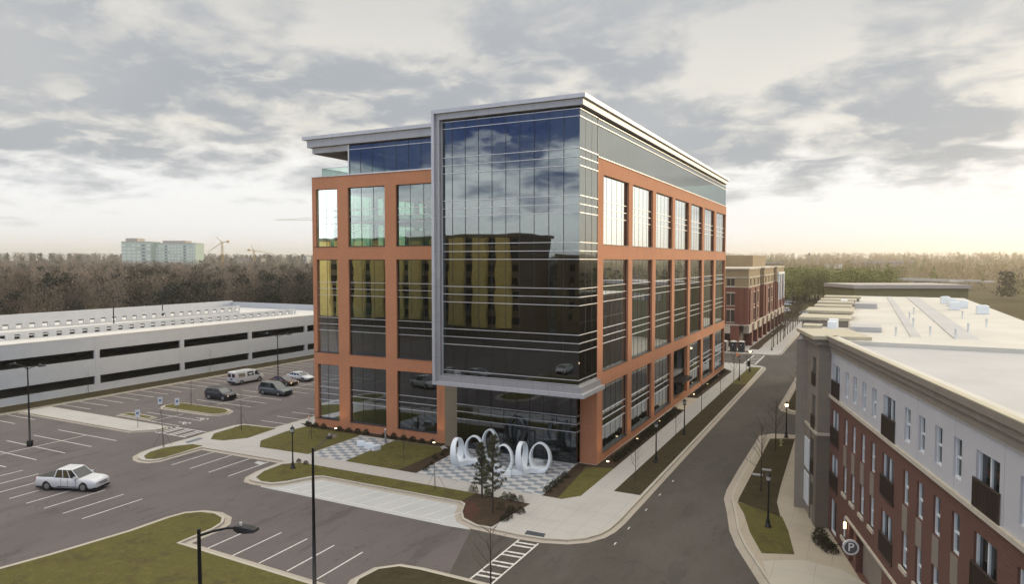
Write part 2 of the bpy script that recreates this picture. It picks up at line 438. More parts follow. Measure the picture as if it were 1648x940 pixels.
def block(poly, fill, name='pavement', gut=.45, kw=.16, h=.15):
    """raised block: gutter pan, kerb, fill. poly = face of kerb"""
    inner = offset(poly, -kw); outer = offset(poly, gut)
    if gut: struct('gutter', MB().ring(outer, poly, -.05, .012), GUT)
    struct('kerb', MB().ring(poly, inner, -.05, h), KERB)
    struct(name, MB().prism(inner, -.05, h-.003), fill)
    return inner
site = [(-15.9,48.8),(-15.9,131.2),(-16.4,133.2),(-18.5,134.6),(-24,135),(-60.7,135),(-60.7,58.2),(-65.2,57.9),(-65.75,57),(-65.7,53.5),(-65.3,51),(-65.2,46.5),
        (-64.9,44.9),(-64.2,43.7),(-63.2,43.0),(-62.2,42.8),(-61.3,43.0),(-60.9,43.6),(-60.95,48.6),(-49.6,48.8),(-49.35,45.5),(-48.9,44),(-48.2,43.2),(-47.2,43.05),(-45.6,43.15),(-44.7,43.9),(-43.7,46),(-43,46.8),(-28.6,46.85),(-28.0,46.4),(-27.4,44.9),(-26.5,43.7),(-25,43.1),
        (-21.4,43.0),(-19.6,43.15),(-18.0,43.7),(-17.0,44.5),(-16.3,45.7),(-16.0,47)]
block(site, CONC)
# lawns and beds of the site (thin raised sheets of soil and grass on the block)
def bed(name, poly, m, z=.165): return struct(name, MB().prism(poly, .1, z), m)
bed('lawn', ats([(339,707.3),(344.5,698.3),(386.6,685.3),(394,684.4),(444,690),(398,705.4),(360,709.2)], .15), GRASS)
bed('lawn', ats([(417.9,720),(419.4,709.9),(459.6,695),(495,685.8),(503,684.2)], .15)+[(-57.2,60.0),(-49.6,60.0),(-49.4,59.3)]+ats([(495.4,731.2)], .15), GRASS)
bed('planting_bed', [(-59.5,61.2),(-57.2,60.0),(-44.6,60.0),(-39,60.0),(-38.9,61.2)], MULCH, .17)
bed('lawn', [(-44.75,59.9),(-44.35,51.45),(-38.0,51.42),(-38.0,59.0),(-39,59.9)], GRASS)
bed('planting_bed', [(-38.0,59.9),(-38.0,51.42),(-36.05,51.4),(-36.45,57.6),(-37.4,60.55),(-38.9,60.55)], MULCH, .17)
bed('lawn', ats([(326,717.8),(309.3,715.3),(280.5,718.5),(261.4,721.7),(241,728),(231.6,734.5),(234.8,739),(248.6,739.3),(264.6,736.6),(290,729.2)], .15), GRASS)
verge = [(-49.0,47.9),(-48.85,45.5),(-48.1,43.9),(-46.9,43.35),(-45.7,43.5),(-44.9,44.4),(-43.9,46.6),(-43.1,47.02),(-28.6,47.02),(-28.4,49.12),(-46.5,49.1),(-47.9,49.0)]
bed('lawn', verge, GRASS)
bed('planting_bed', [(-28.4,49.12),(-28.6,47.02),(-28.0,46.7),(-27.3,45.1),(-26.5,44.0),(-25.0,43.3),(-23.8,43.35),(-23.35,48.9)], MULCH, .168)
bed('planting_bed', [(-28.45,47.3),(-28.5,47.0),(-27.95,46.7),(-27.2,45.1),(-26.45,44.05),(-25.3,43.5),(-25.9,44.3),(-25.7,44.9),(-26.4,45.6),(-26.2,46.2),(-27.0,46.6),(-27.2,47.3),(-27.9,47.2)], MULCH_R, .175)
bed('planting_bed', [(-24.0,61.0),(-24.0,60.0),(-23.3,51.15),(-21.9,51.15),(-22.9,60.2),(-20.45,61.0),(-20.45,89.4),(-22.1,89.4),(-22.25,61.1)], MULCH, .17)
bed('lawn', [(-22.9,60.2),(-21.9,51.15),(-21.6,51.08),(-20.45,52.5),(-20.45,61.0)], GRASS)
bed('planting_bed', [(-22.2,97.7),(-20.6,97.9),(-20.4,124.6),(-22.2,127.6)], MULCH, .17)
bed('verge', [(-18.4,54.9),(-16.15,54.9),(-16.15,112),(-18.4,112)], GRASS_D)
bed('lawn', [(-18.4,112),(-16.15,112),(-16.35,131.6),(-18.3,131.4)], GRASS)
bed('planting_bed', [(-60.3,67),(-57.5,67),(-57.5,128),(-60.3,128)], MULCH, .17)
# patterned plazas
def mk_checker():
    m, g = newmat('checker_paving', .75)
    ck = g.nt.nodes.new('ShaderNodeTexChecker'); mp = g.nt.nodes.new('ShaderNodeMapping')
    mp.inputs['Scale'].default_value = (1/.9, 1/.62, 0.001); mp.inputs['Location'].default_value = (0.02, 0.02, 0.0105)
    g.L.new(g.tc.outputs['Object'], mp.inputs[0]); g.L.new(mp.outputs[0], ck.inputs[0]); ck.inputs['Scale'].default_value = 1
    ck.inputs[1].default_value = (.46, .455, .44, 1); ck.inputs[2].default_value = (.17, .20, .235, 1)
    f = g.noise(3, 5, .7); c = g.mix(g.rmp(f, .3, .7), ck.outputs[0], (.30, .31, .32)); c = g.mix(.78, c, ck.outputs[0])
    g.L.new(c, g.b.inputs['Base Color']); return m
CHECK = mk_checker()
struct('plaza', MB().prism([(-49.3,59.35),(-44.8,59.45),(-44.4,51.45),(-49.1,51.6)], .1, .156), CHECK)
struct('plaza', MB().prism([(-37.3,60.6),(-36.4,57.7),(-35.97,51.4),(-23.32,51.17),(-23.8,60.0),(-24.1,60.7)], .1, .156), CHECK)
struct('paving_strip', MB().prism([(-37.3,60.3),(-24.1,60.3),(-24.1,60.75),(-37.3,60.75)], .1, .166), CONC_PAD)
# corner ramp tactile tiles
for pl in ([(848.3,854.3),(878.3,859.8),(875,865.2),(844,860.2)],):
    struct('tactile_tile', MB().prism(ats(pl, .15), .1, .158), DARK_TILE)
struct('tactile_tile', MB().prism(ats([(298,711.5),(322,704.5),(327,706.5),(302,714)], .15), .1, .158), mat('blue_grey_tile', (.13,.15,.18), .8))
# angled-parking pad
struct('parking_pad', MB().prism([(-46.6,43.0),(-46.0,42.5),(-27,42.35),(-25.1,42.5),(-25.9,43.3),(-27.2,44.9),(-27.9,46.6),(-28.6,46.95),(-43.1,46.95),(-43.8,46.1),(-44.8,43.9),(-45.7,43.05)], -.05, .008), CONC_PAD)
struct('doorstep_slab', MB().prism([(-24.0,97.4),(-24.0,90.0),(-20.5,89.2),(-20.4,97.8)], .1, .16), mk_concrete('entry_concrete', (.46,.40,.30), 1.5, 1.5))

def lines(name, segs, wd=.11, z=.006, z1=None):
    mb = MB()
    for (a, b) in segs:
        dx, dy = b[0]-a[0], b[1]-a[1]; l = math.hypot(dx, dy); nx, ny = -dy/l*wd/2, dx/l*wd/2
        mb.prism([(a[0]+nx,a[1]+ny),(b[0]+nx,b[1]+ny),(b[0]-nx,b[1]-ny),(a[0]-nx,a[1]-ny)], z-.01, z)
    return struct(name, mb, PAINT)
pad_l = [((-44.4,42.95),(-27.6,42.95))]
for k in range(11):
    x = -43.4+1.52*k; x1 = min(x+1.2, -27.5)
    pad_l.append(((x,42.98),(x+1.1,46.3)))
lines('pad_markings', pad_l, .1, .014)
lines('stall_markings', [((-58.6+2.55*k,43.3),(-58.75+2.55*k,48.2)) for k in range(4)]
      + [((-39.3+2.45*k,31.5),(-39.35+2.45*k,35.9)) for k in range(5)]
      + [((-36.8-15.5-2.45*k,31.0),(-36.8-15.5-2.45*k,35.9)) for k in range(8)])
seg = []
for k in range(-10, 18): seg.append(((-96.4,64.05+2.27*k-4.5),(-90.3,64.05+2.27*k-4.5)))
for k in range(0, 20):
    y = 65.6+2.65*k
    seg.append(((-83.2,y),(-72.6,y)))
seg.append(((-77.9,64.6),(-77.9,118)))
for k in range(0, 22):
    y = 60.54+2.6*k; seg.append(((-65.35,y),(-61.0,y)))
for y in (57.2,54.2): seg.append(((-82,y),(-71.7,y-.1)))
seg.append(((-76.9,54.3),(-76.9,58.6)))
for k in range(6): seg.append(((-82.5,46.5-2.7*k),(-71.9,46.5-2.7*k)))
seg.append(((-77.2,30),(-77.2,46.5)))
lines('stall_markings', seg)
# wheelchair stall symbols
for (cx, cy) in ats([(329,675),(300.5,681.8),(270,689)]):
    mb = MB()
    for i in range(10):
        a = 2*math.pi*i/10+.6; b = 2*math.pi*(i+1)/10+.6
        if i in (8,): continue
        p, q = (cx+.5*math.cos(a), cy+.5*math.sin(a)), (cx+.5*math.cos(b), cy+.5*math.sin(b))
        p2, q2 = (cx+.37*math.cos(a), cy+.37*math.sin(a)), (cx+.37*math.cos(b), cy+.37*math.sin(b))
        mb.prism([p, q, q2, p2], 0, .006)
    mb.prism([(cx-.1,cy),(cx-.1,cy+.14),(cx-1.0,cy+.1),(cx-1.0,cy)], 0, .007)
    mb.prism([(cx-.95,cy-.02),(cx-.82,cy-.02),(cx-.82,cy+.55),(cx-.95,cy+.55)], 0, .0075)
    mb.prism([(cx-1.35+.14*math.cos(t),cy+.1+.14*math.sin(t)) for t in [k*.785 for k in range(8)]], 0, .0065)
    struct('wheelchair_symbol', mb, PAINT)
# crosswalks
def crosswalk(xs, ys, n, wd=.12, diag=.12, along='y', bars=.32):
    mb = MB(); (x0, x1), (y0, y1) = xs, ys
    if along == 'y':
        mb.box(x0,x0+wd,y0,y1,-.01,.012); mb.box(x1-wd,x1,y0,y1,-.01,.012)
        for k in range(n):
            yy = y0+(k+.35)*(y1-y0)/n
            for o in (0, .55): mb.prism([(x0+wd,yy+o),(x1-wd,yy+o+diag),(x1-wd,yy+o+diag+.2),(x0+wd,yy+o+.2)], -.01, .0115)
    else:
        mb.box(x0,x1,y0,y0+wd,-.01,.012); mb.box(x0,x1,y1-wd,y1,-.01,.012)
        for k in range(n):
            xx = x0+(k+.3)*(x1-x0)/n
            for o in (0, .6): mb.prism([(xx+o,y0+wd),(xx+o+.22,y0+wd),(xx+o+.22-diag,y1-wd),(xx+o-diag,y1-wd)], -.01, .0115)
    struct('crosswalk_marking', mb, PAINT)
crosswalk((-21.2,-19.6), (35.8,42.5), 4)
crosswalk((-71.6,-66.4), (50.8,53.6), 3, along='x')
crosswalk((-20.2,-17.9), (136,149.3), 6, .25)
crosswalk((-6.6,-4.4), (82.6,91.4), 6, .2)
for k in range(5):
    a = at(1006-k*29, 820+k*26.5)
# small temporary lane-centre tabs
tb = MB()
for (px, py) in [(1040,821.5),(1012,851),(990,876),(1062,797),(1083,775)]:
    x, y = at(px, py); tb.box(x-.04,x+.04,y-.22,y+.22,0,.03)
struct('lane_tabs', tb, PAINT)
# concrete patch in stall
struct('concrete_patch', MB().prism(ats([(409,745.5),(415,742.6),(428,745),(418,748.5)]), -.02, .005), CONC_PAD)

# parking islands
isl = block([(-82.2,59.6),(-83.3,60.6),(-83.3,62),(-82.2,62.9),(-74.2,62.95),(-72.7,62.3),(-72.1,61.2),(-72.3,60.2),(-73.3,59.65)], GRASS, 'lawn', .4, .2)
block([(-41.5,31.2),(-41.55,34),(-41.9,35.1),(-42.7,35.9),(-44.0,36.25),(-45.3,36.0),(-46.2,35.2),(-46.5,34),(-46.6,31),(-47.5,26),(-49,20),(-49,6),(-26,6),(-26,30.4),(-26.6,30.7)], GRASS, 'lawn', .5, .2)
block([(-27.2,32.4),(-27,34.2),(-26,35.2),(-24.5,35.4),(-17,35.4),(-14.2,34.2),(-12,29),(-8,14),(-4,2),(-26.1,2),(-26.1,30)], GRASS_D, 'lawn', .4, .2)
# left-hand walk and bits of island running out of view
lw = ats([(222,686),(248,689.5),(253,692.5),(246,696.5),(222,703)])
block([(-72.0,51.3),(-71.9,52.3),(-72.6,53.0),(-96,53.2),(-96,49.6),(-74,49.6)], CONC, 'pavement', .3, .16)
block([(-77.8,54.4),(-78.3,55.6),(-83.2,55.9),(-83.4,54.4)], GRASS, 'lawn', .3, .2)
# kerb strip and grass in front of the garage
block([(-96.9,30),(-96.9,150),(-101.4,150),(-101.4,30)], GRASS_D, 'verge', .3, .16)
# right-hand verge, sidewalk, apron
rb = [(-9.55,80.2),(-9.6,66),(-9.55,60),(-9.35,57.6),(-8.6,54.6),(-7.8,51),(-6.9,48.3),(-5.9,46.0),(-4.6,43.0),(-2.0,34),(4.0,12),(40,12),(40,60),(20,90),(-4,82.2),(-6.5,82.0),(-8.6,81.6)]
block(rb, mk_concrete('tan_sidewalk', (.37,.325,.25), 1.5, 1.5), 'pavement', .55)
bed('lawn', [(-8.75,56.9),(-7.85,54.4),(-6.9,50.8),(-5.7,47.5),(-3.75,48.3),(-4.5,52.3),(-5.2,55.1)], GRASS)
bed('verge', [(-8.8,79.0),(-8.75,57.6),(-8.7,57.0),(-5.3,55.0),(-5.9,58.3),(-6.05,62),(-6.4,80.2)], GRASS_D)
struct('driveway_apron', MB().prism([(-5.5,46.3),(-4.7,43.4),(-2.2,34.5),(6,33),(2,44),(-.9,47.2),(-3.2,47.6)], .1, .157), mk_concrete('apron_concrete', (.42,.39,.33), 2.4, 2.4))
nb = [(-9.4,97.5),(-9.0,95.6),(-7.8,94.2),(-6,93.4),(5,92.6),(20,93),(20,238),(-9.6,238)]
block(nb, mk_concrete('tan_sidewalk_north', (.37,.325,.25), 1.5, 1.5), 'pavement', .5)
bed('verge', [(-8.9,97.5),(-8.3,95.9),(-6.6,95.0),(-6.4,130),(-8.9,130)], GRASS_D)
# far block west of the street
fb = [(-15.4,153.5),(-15.4,236),(-60,236),(-60,150.4),(-20.8,150.2),(-17.0,150.6),(-15.8,151.6)]
block(fb, CONC, 'pavement', .4)
bed('verge', [(-20.5,166),(-20.5,222),(-22.4,222),(-22.4,166)], MULCH)
bed('verge', [(-22.4,158),(-20.3,158),(-20.3,166),(-22.4,166)], MULCH)
bed('lawn', [(-26,152.0),(-20.8,152.3),(-20.8,154.2),(-26,154.2)], GRASS_D)

# ------------------------------------------------------------------ the office building
XL, XR, YF, YN = -57.3, -22.3, 61.32, 128.0        # west, east, front, north
LV = [4.0+4.1*k for k in range(7)]                  # slab levels
def build_office():
    T = thing('office_building', 'tall glass and orange brick office block with flat overhanging silver roof behind the plaza', 'building', (XL, YF, 0))
    base = Vector((XL, YF, 0))
    def P(mb, name, m, parent=T, **k):
        o = mb.build(name, m, parent, rel=base)
        if k.get('label'): o['label'] = k['label']
        return o
    # --- brick grids: built in a facade frame (s along, n outward)
    rowsF = [(1.05,7.46),(8.85,19.65),(21.1,27.75)]
    rowsR = [(0.9,7.46),(8.85,19.65),(21.05,27.7)]
    colsF = [(-57.3,-53.65),(-52.1,-46.95),(-45.45,-40.28)]
    colsR = [(62.9+9.3*k, 70.8+9.3*k) for k in range(6)]+[(118.9,128.0)]
    ztop = 29.15
    REC = .28
    def facade(o, ax, nrm, s0, s1, cols, rows, name, gl=GLASS, zt=ztop, holes=(), topglass=None):
        """brick grid with recessed windows; o plan origin, ax along, nrm outward"""
        mb = MB(); D = .45
        inner_n = -D
        def q(x0, x1, z0, z1, n0=-D, n1=0.0): mb.obb(o, ax, nrm, x0, x1, n0, n1, z0, z1)
        # horizontal bands
        zs = [0]+[v for r in rows for v in r]+[zt]
        for k in range(0, len(zs), 2):
            q(s0, s1, zs[k], zs[k+1])
        edges = [s0]
        for c in cols: edges += [c[0], c[1]]
        edges.append(s1)
        for r in rows:
            for k in range(0, len(edges), 2):
                a, b = edges[k], edges[k+1]
                if b-a > .02: q(a, b, r[0], r[1])
        P(mb, name, BRICK)
        for ci, c in enumerate(cols):
            for ri, r in enumerate(rows):
                if (ci, ri) in holes: continue
                z0, z1 = r; a, b = c
                g = MB(); g.obb(o, ax, nrm, a, b, -REC-.02, -REC, z0, z1)
                vs = g.v; # single outward sheet only
                sh = MB().add([vs[2], vs[3], vs[7], vs[6]], [(0,1,2,3)])
                win = P(sh, 'window', GLASS_T if (name == 'brick_wall' and gl is GLASS and ri == 2 and nrm == (0,-1)) else gl)
                fm = MB(); t = .07
                for (x0, x1, zz0, zz1) in ((a, a+t, z0, z1),(b-t, b, z0, z1),(a+t, b-t, z0, z0+t),(a+t, b-t, z1-t, z1)):
                    fm.obb(o, ax, nrm, x0, x1, -REC-.1, -REC+.06, zz0, zz1)
                n = max(2, round((b-a)/1.55))
                for k in range(1, n):
                    x = a+(b-a)*k/n; fm.obb(o, ax, nrm, x-.025, x+.025, -REC-.08, -REC+.015, z0+t, z1-t)
                P(fm, 'window_frame', FRAME_D, win)
                for lv in LV:
                    rm = MB()
                    for dz in (-.75, 0, .75):
                        if z0+.15 < lv+dz < z1-.15:
                            rm.obb(o, ax, nrm, a+t, b-t, -REC, -REC+.08, lv+dz-.024, lv+dz+.024)
                    if rm.v: P(rm, 'window_rail', RAIL_M, win)
                P(MB().obb(o, ax, nrm, a, b, -REC+.061, .05, z0, z0+.05), 'window_sill', FRAME_D if ri else FRAME_D, win)
    ex, ey = (1,0), (0,1)
    # front: brick stops behind the tan pillar, then only the corner pier
    facade((0,YF), ex, (0,-1), XL-.1, -38.85, colsF, rowsF, 'brick_wall')
    facade((XR,0), ey, ex, YF+.0, YN, colsR, rowsR, 'brick_wall', gl=GLASS_R, holes=((3,0),))
    colsW = [(61.6,64.9)]+[(66.6+9.3*k, 74.5+9.3*k) for k in range(6)]+[(122.4,127.7)]
    facade((XL,0), ey, (-1,0), YF+.02, YN-.02, colsW, rowsF, 'brick_wall', gl=GLASS_C)
    colsN = [(-57.2+1.5,-49.5),(-48,-41.5),(-40,-33.5),(-32,-24)]
    facade((0,YN), ex, ey, XL, XR-.02, colsN, rowsF, 'brick_wall', gl=GLASS_C)
    # corner pier left face of the right-hand corner (ground floor)
    P(MB().box(-24.0, XR-.46, YF, YF+.45, 0, 8.8), 'brick_pier', BRICK)
    P(MB().box(-24.0, -23.6, YF+.451, YF+2.5, 0, 8.8), 'brick_pier', BRICK)
    # slabs and core
    for lv in LV: P(MB().box(XL+.6, XR-.6, YF+.7, YN-.7, lv-.35, lv+.05), 'floor_slab', SLAB)
    P(MB().box(XL+.2, XR-.2, YF+.2, YN-.2, ztop-.5, ztop-.05), 'roof_terrace', CONC_PAD)
    P(MB().box(-44, -33, 78, 112, 0, 33), 'core', CORE)
    P(MB().box(XL+.7, XR-.7, YF+.75, YN-.75, -.1, .12), 'ground_slab', SLAB)
    col = MB()
    for x in (-56.4,-47.5,-39.6,-31.5,-23.6):
        for y in (62.6,71.6,80.9,90.2,99.5,108.8,118.1,127): col.box(x-.3,x+.3,y-.3,y+.3,0,29)
    P(col, 'interior_columns', SLAB)
    # interior partitions so that glass shows rooms
    pt = MB(); r2 = random.Random(5)
    for k, lv in enumerate([0]+LV[:-1]):
        for _ in range(9):
            x = r2.uniform(-55,-26); y = r2.uniform(66,124)
            if r2.random() < .5: pt.box(x,x+r2.uniform(2,6),y,y+.15,lv+.1,lv+3.1)
            else: pt.box(x,x+.15,y,y+r2.uniform(2,6),lv+.1,lv+3.1)
    P(pt, 'partition', mat('partition_wall', (.30,.30,.27), .8))
    # --- the projecting glass box
    GX0, GY, GTOP, GBOT = -36.44, 56.62, 32.95, 8.43
    cw = MB().add([(GX0,GY,GBOT),(XR,GY,GBOT),(XR,GY,GTOP),(GX0,GY,GTOP)], [(0,1,2,3)])
    curtain = P(cw, 'curtain_wall', GLASS)
    cw2 = MB().add([(XR,GY+.01,GBOT),(XR,YF-.12,GBOT),(XR,YF-.12,GTOP),(XR,GY+.01,GTOP)], [(0,1,2,3)])
    P(cw2, 'curtain_wall', GLASS_R)
    rails = MB()
    zr = [lv+d for lv in LV[1:] for d in (-.75,0,.75) if lv+d > 9.5]+[8.5, 8.93, 32.1, 32.75]
    for z in zr:
        rails.box(GX0+.06, XR+.10, GY-.10, GY-.012, z-.025, z+.025)
        rails.box(XR+.012, XR+.06, GY-.012, YF-.13, z-.03, z+.03)
    rails.box(GX0, GX0+.06, GY-.12, GY-.012, GBOT, GTOP)
    P(rails, 'curtain_wall_rail', RAIL_M, curtain)
    mu = MB()
    xs = [-35.3+1.44*k for k in range(9)]
    for x in xs: mu.box(x-.022, x+.022, GY-.03, GY-.005, GBOT, GTOP)
    for y in (58.15,59.7): mu.box(XR+.005, XR+.02, y-.02, y+.02, GBOT, GTOP)
    mu.box(XR-.005, XR+.03, YF-.16, YF-.11, GBOT, GTOP)
    P(mu, 'curtain_wall_mullion', MULL, curtain)
    for lv in LV[1:]: P(MB().box(GX0+.2, XR-.3, GY+.35, YF+.65, lv-.35, lv+.05), 'floor_slab', SLAB)
    # metal frame round the box
    fr = MB()
    fr.box(-37.15, GX0, GY+.0, YF-.002, 7.85, 33.0)                       # left cheek
    P(fr, 'frame_cheek', SILVER_V)
    P(MB().box(-36.87, GX0-.0, 56.1, GY, 8.43, 32.94), 'frame_panel', SILVER_V)
    P(MB().box(-37.17, -36.87, 55.8, GY, 7.86, 33.5), 'frame_lip', mk_panel('pale_panel_upright', (.46,.465,.48), 3.4, 'z'))
    bt = MB().box(-36.869, XR+.5, 56.1, GY+.3, 7.86, 8.428)
    bt.box(XR-.2, XR+.5, GY+.301, 61.0, 7.86, 8.428)
    P(bt, 'frame_panel', SILVER)
    lip = MB().box(-37.17, XR+.8, 55.8, 56.4, 7.5, 7.859)
    lip.box(XR-.2, XR+.8, 56.401, 61.3, 7.5, 7.859)
    P(lip, 'frame_lip', SILVER_L)
    P(MB().box(-37.0, XR-.21, 56.41, 61.6, 7.51, 7.84), 'box_soffit', SOFFIT)
    # --- top storey glazing over the right facade and penthouse on the left
    tz0, tz1 = ztop, 32.95
    tg = MB().add([(XR,YF-.1,tz0),(XR,YN-.6,tz0),(XR,YN-.6,tz1),(XR,YF-.1,tz1)], [(0,1,2,3)])
    topw = P(tg, 'top_storey_glass', GLASS_R)
    tr = MB()
    for z in (29.2,32.1,32.7): tr.box(XR+.01, XR+.09, YF-.1, YN-.6, z-.03, z+.03)
    P(tr, 'top_storey_rail', RAIL_M, topw)
    tm = MB()
    y = YF+1.55
    while y < YN-1: tm.box(XR+.001, XR+.003, y-.01, y+.01, tz0, tz1); y += 3.1
    P(tm, 'top_storey_mullion', MULL, topw)
    tgn = MB().add([(XR,YN-.6,tz0),(-51.9,YN-.6,tz0),(-51.9,YN-.6,tz1),(XR,YN-.6,tz1)], [(0,1,2,3)])
    P(tgn, 'top_storey_glass', GLASS_C)
    pg = MB().add([(-51.9,YF+.1,tz0),(-37.16,YF+.1,tz0),(-37.16,YF+.1,tz1),(-51.9,YF+.1,tz1)], [(0,1,2,3)])
    pent = P(pg, 'penthouse_glass', GLASS)
    pw = MB().add([(-51.9,YN-.6,tz0),(-51.9,YF+.12,tz0),(-51.9,YF+.12,tz1),(-51.9,YN-.6,tz1)], [(0,1,2,3)])
    P(pw, 'penthouse_glass', GLASS_C)
    pr = MB()
    for z in (29.25,32.0,32.6): pr.box(-51.9,-37.17,YF+.0,YF+.09,z-.03,z+.03)
    pr.box(-52.0,-51.86,YF-.02,YF+.12,tz0,tz1)
    P(pr, 'penthouse_rail', RAIL_M, pent)
    pm = MB(); x = -50.3
    while x < -37.3: pm.box(x-.02,x+.02,YF+.07,YF+.095,tz0,tz1); x += 1.62
    P(pm, 'penthouse_mullion', MULL, pent)
    # --- roof canopy: soffit plate, fascia, lip
    rf = MB()
    rf.box(-57.25, -51.9, YF, YN-1.2, 31.9, 32.55)              # deep band over the terrace
    P(rf, 'terrace_canopy', mk_panel('canopy_panel', (.36,.35,.35), 2.9))
    P(MB().box(-57.1, -52.0, YF+.15, YN-1.4, 31.84, 31.899), 'terrace_soffit', SOFFIT)
    fa = MB()
    fa.box(-57.6, -37.171, YF-.5, YN-1.1, 32.551, 33.4)
    P(fa, 'fascia', SILVER)
    fb_ = MB().box(-36.869, XR+.5, 56.1, 56.9, 32.951, 33.5)
    fb_.box(XR-.6, XR+.5, 56.901, YN-1.9, 32.951, 33.5)
    P(fb_, 'fascia', SILVER)
    P(MB().box(-37.17, XR-.61, 56.91, YN-1.9, 32.952, 33.45), 'roof_deck', SOFFIT)
    lp = MB().box(-58.1, -37.171, YF-.8, YN-.9, 33.401, 33.78)
    P(lp, 'roof_lip', SILVER_L)
    l2 = MB().box(-37.17, XR+.8, 55.8, YN-1.7, 33.501, 33.86)
    P(l2, 'roof_lip', SILVER_L)
    P(MB().box(-46, -31, 80, 108, 33.87, 36.2), 'plant_screen', SILVER_L)
    # terrace glass guard
    gd = MB()
    gd.add([(-56.65,YF+.9,29.2),(-51.95,YF+.9,29.2),(-51.95,YF+.9,30.25),(-56.65,YF+.9,30.25)], [(0,1,2,3)])
    gd.add([(-56.65,YN-2,29.2),(-56.65,YF+.9,29.2),(-56.65,YF+.9,30.25),(-56.65,YN-2,30.25)], [(0,1,2,3)])
    gdo = P(gd, 'terrace_guard', mk_glass('guard_glass', (.70,.88,.78), .06))
    hr = MB(); hr.box(-56.7,-51.95,YF+.87,YF+.93,30.25,30.31); hr.box(-56.68,-56.62,YF+.93,YN-2,30.25,30.31)
    for yy in [YF+.9+3.0*k for k in range(20)]: hr.box(-56.67,-56.63,yy-.02,yy+.02,29.2,30.25)
    P(hr, 'guard_handrail', RAIL_M, gdo)
    # coping on the brick
    cp = MB(); cp.box(XL-.2, -37.16, YF-.08, YF+.07, ztop+.001, ztop+.07); cp.box(XL-.2, XL+.07, YF+.071, YN, ztop+.001, ztop+.07)
    P(cp, 'coping', RAIL_M)
    # --- ground floor lobby under the box
    lg = MB().add([(-37.35,60.65,.12),(-24.1,60.65,.12),(-24.1,60.65,7.5),(-37.35,60.65,7.5)], [(0,1,2,3)])
    lob = P(lg, 'lobby_glass', GLASS)
    P(MB().add([(-24.1,60.66,.12),(-24.1,61.9,.12),(-24.1,61.9,7.5),(-24.1,60.66,7.5)], [(0,1,2,3)]), 'lobby_glass', GLASS)
    lr = MB()
    for z in (3.95-.75, 3.95, 3.95+.75):
        lr.box(-37.35,-24.02,60.55,60.64,z-.03,z+.03); lr.box(-24.09,-24.0,60.64,61.6,z-.03,z+.03)
    P(lr, 'lobby_rail', RAIL_M, lob)
    lm = MB(); x = -36.2
    while x < -24.3: lm.box(x-.025,x+.025,60.62,60.645,.12,7.5); x += 1.44
    lm.box(-30.6,-30.5,60.58,60.645,.12,2.9); lm.box(-28.5,-28.4,60.58,60.645,.12,2.9); lm.box(-30.5,-28.5,60.58,60.645,2.8,2.9)
    P(lm, 'lobby_mullion', MULL, lob)
    P(MB().box(-38.85,-37.36,60.65,YF+.3,0,7.5), 'tan_pillar', TAN)
    # --- side entrance: recess with doors, lit edges, canopy
    P(MB().box(XR-2.2, XR-2.1, 90.8, 98.7, .15, 7.46), 'entrance_screen', mat('dark_door_glass', (.012,.012,.013), .08))
    dm = MB()
    for yy in (92.2,93.3,94.4,95.5): dm.box(XR-2.1,XR-2.03,yy-.04,yy+.04,.15,2.7)
    dm.box(XR-2.1,XR-2.03,91.9,95.8,2.6,2.7)
    P(dm, 'entrance_door', FRAME_D)
    cn = MB().prism([(XR-1.8,91.0),(XR+1.0,91.3),(XR+1.0,97.4),(XR-1.8,98.0)], 3.0, 3.35)
    P(cn, 'entrance_canopy', BLACK)
    return T
OFFICE = build_office()

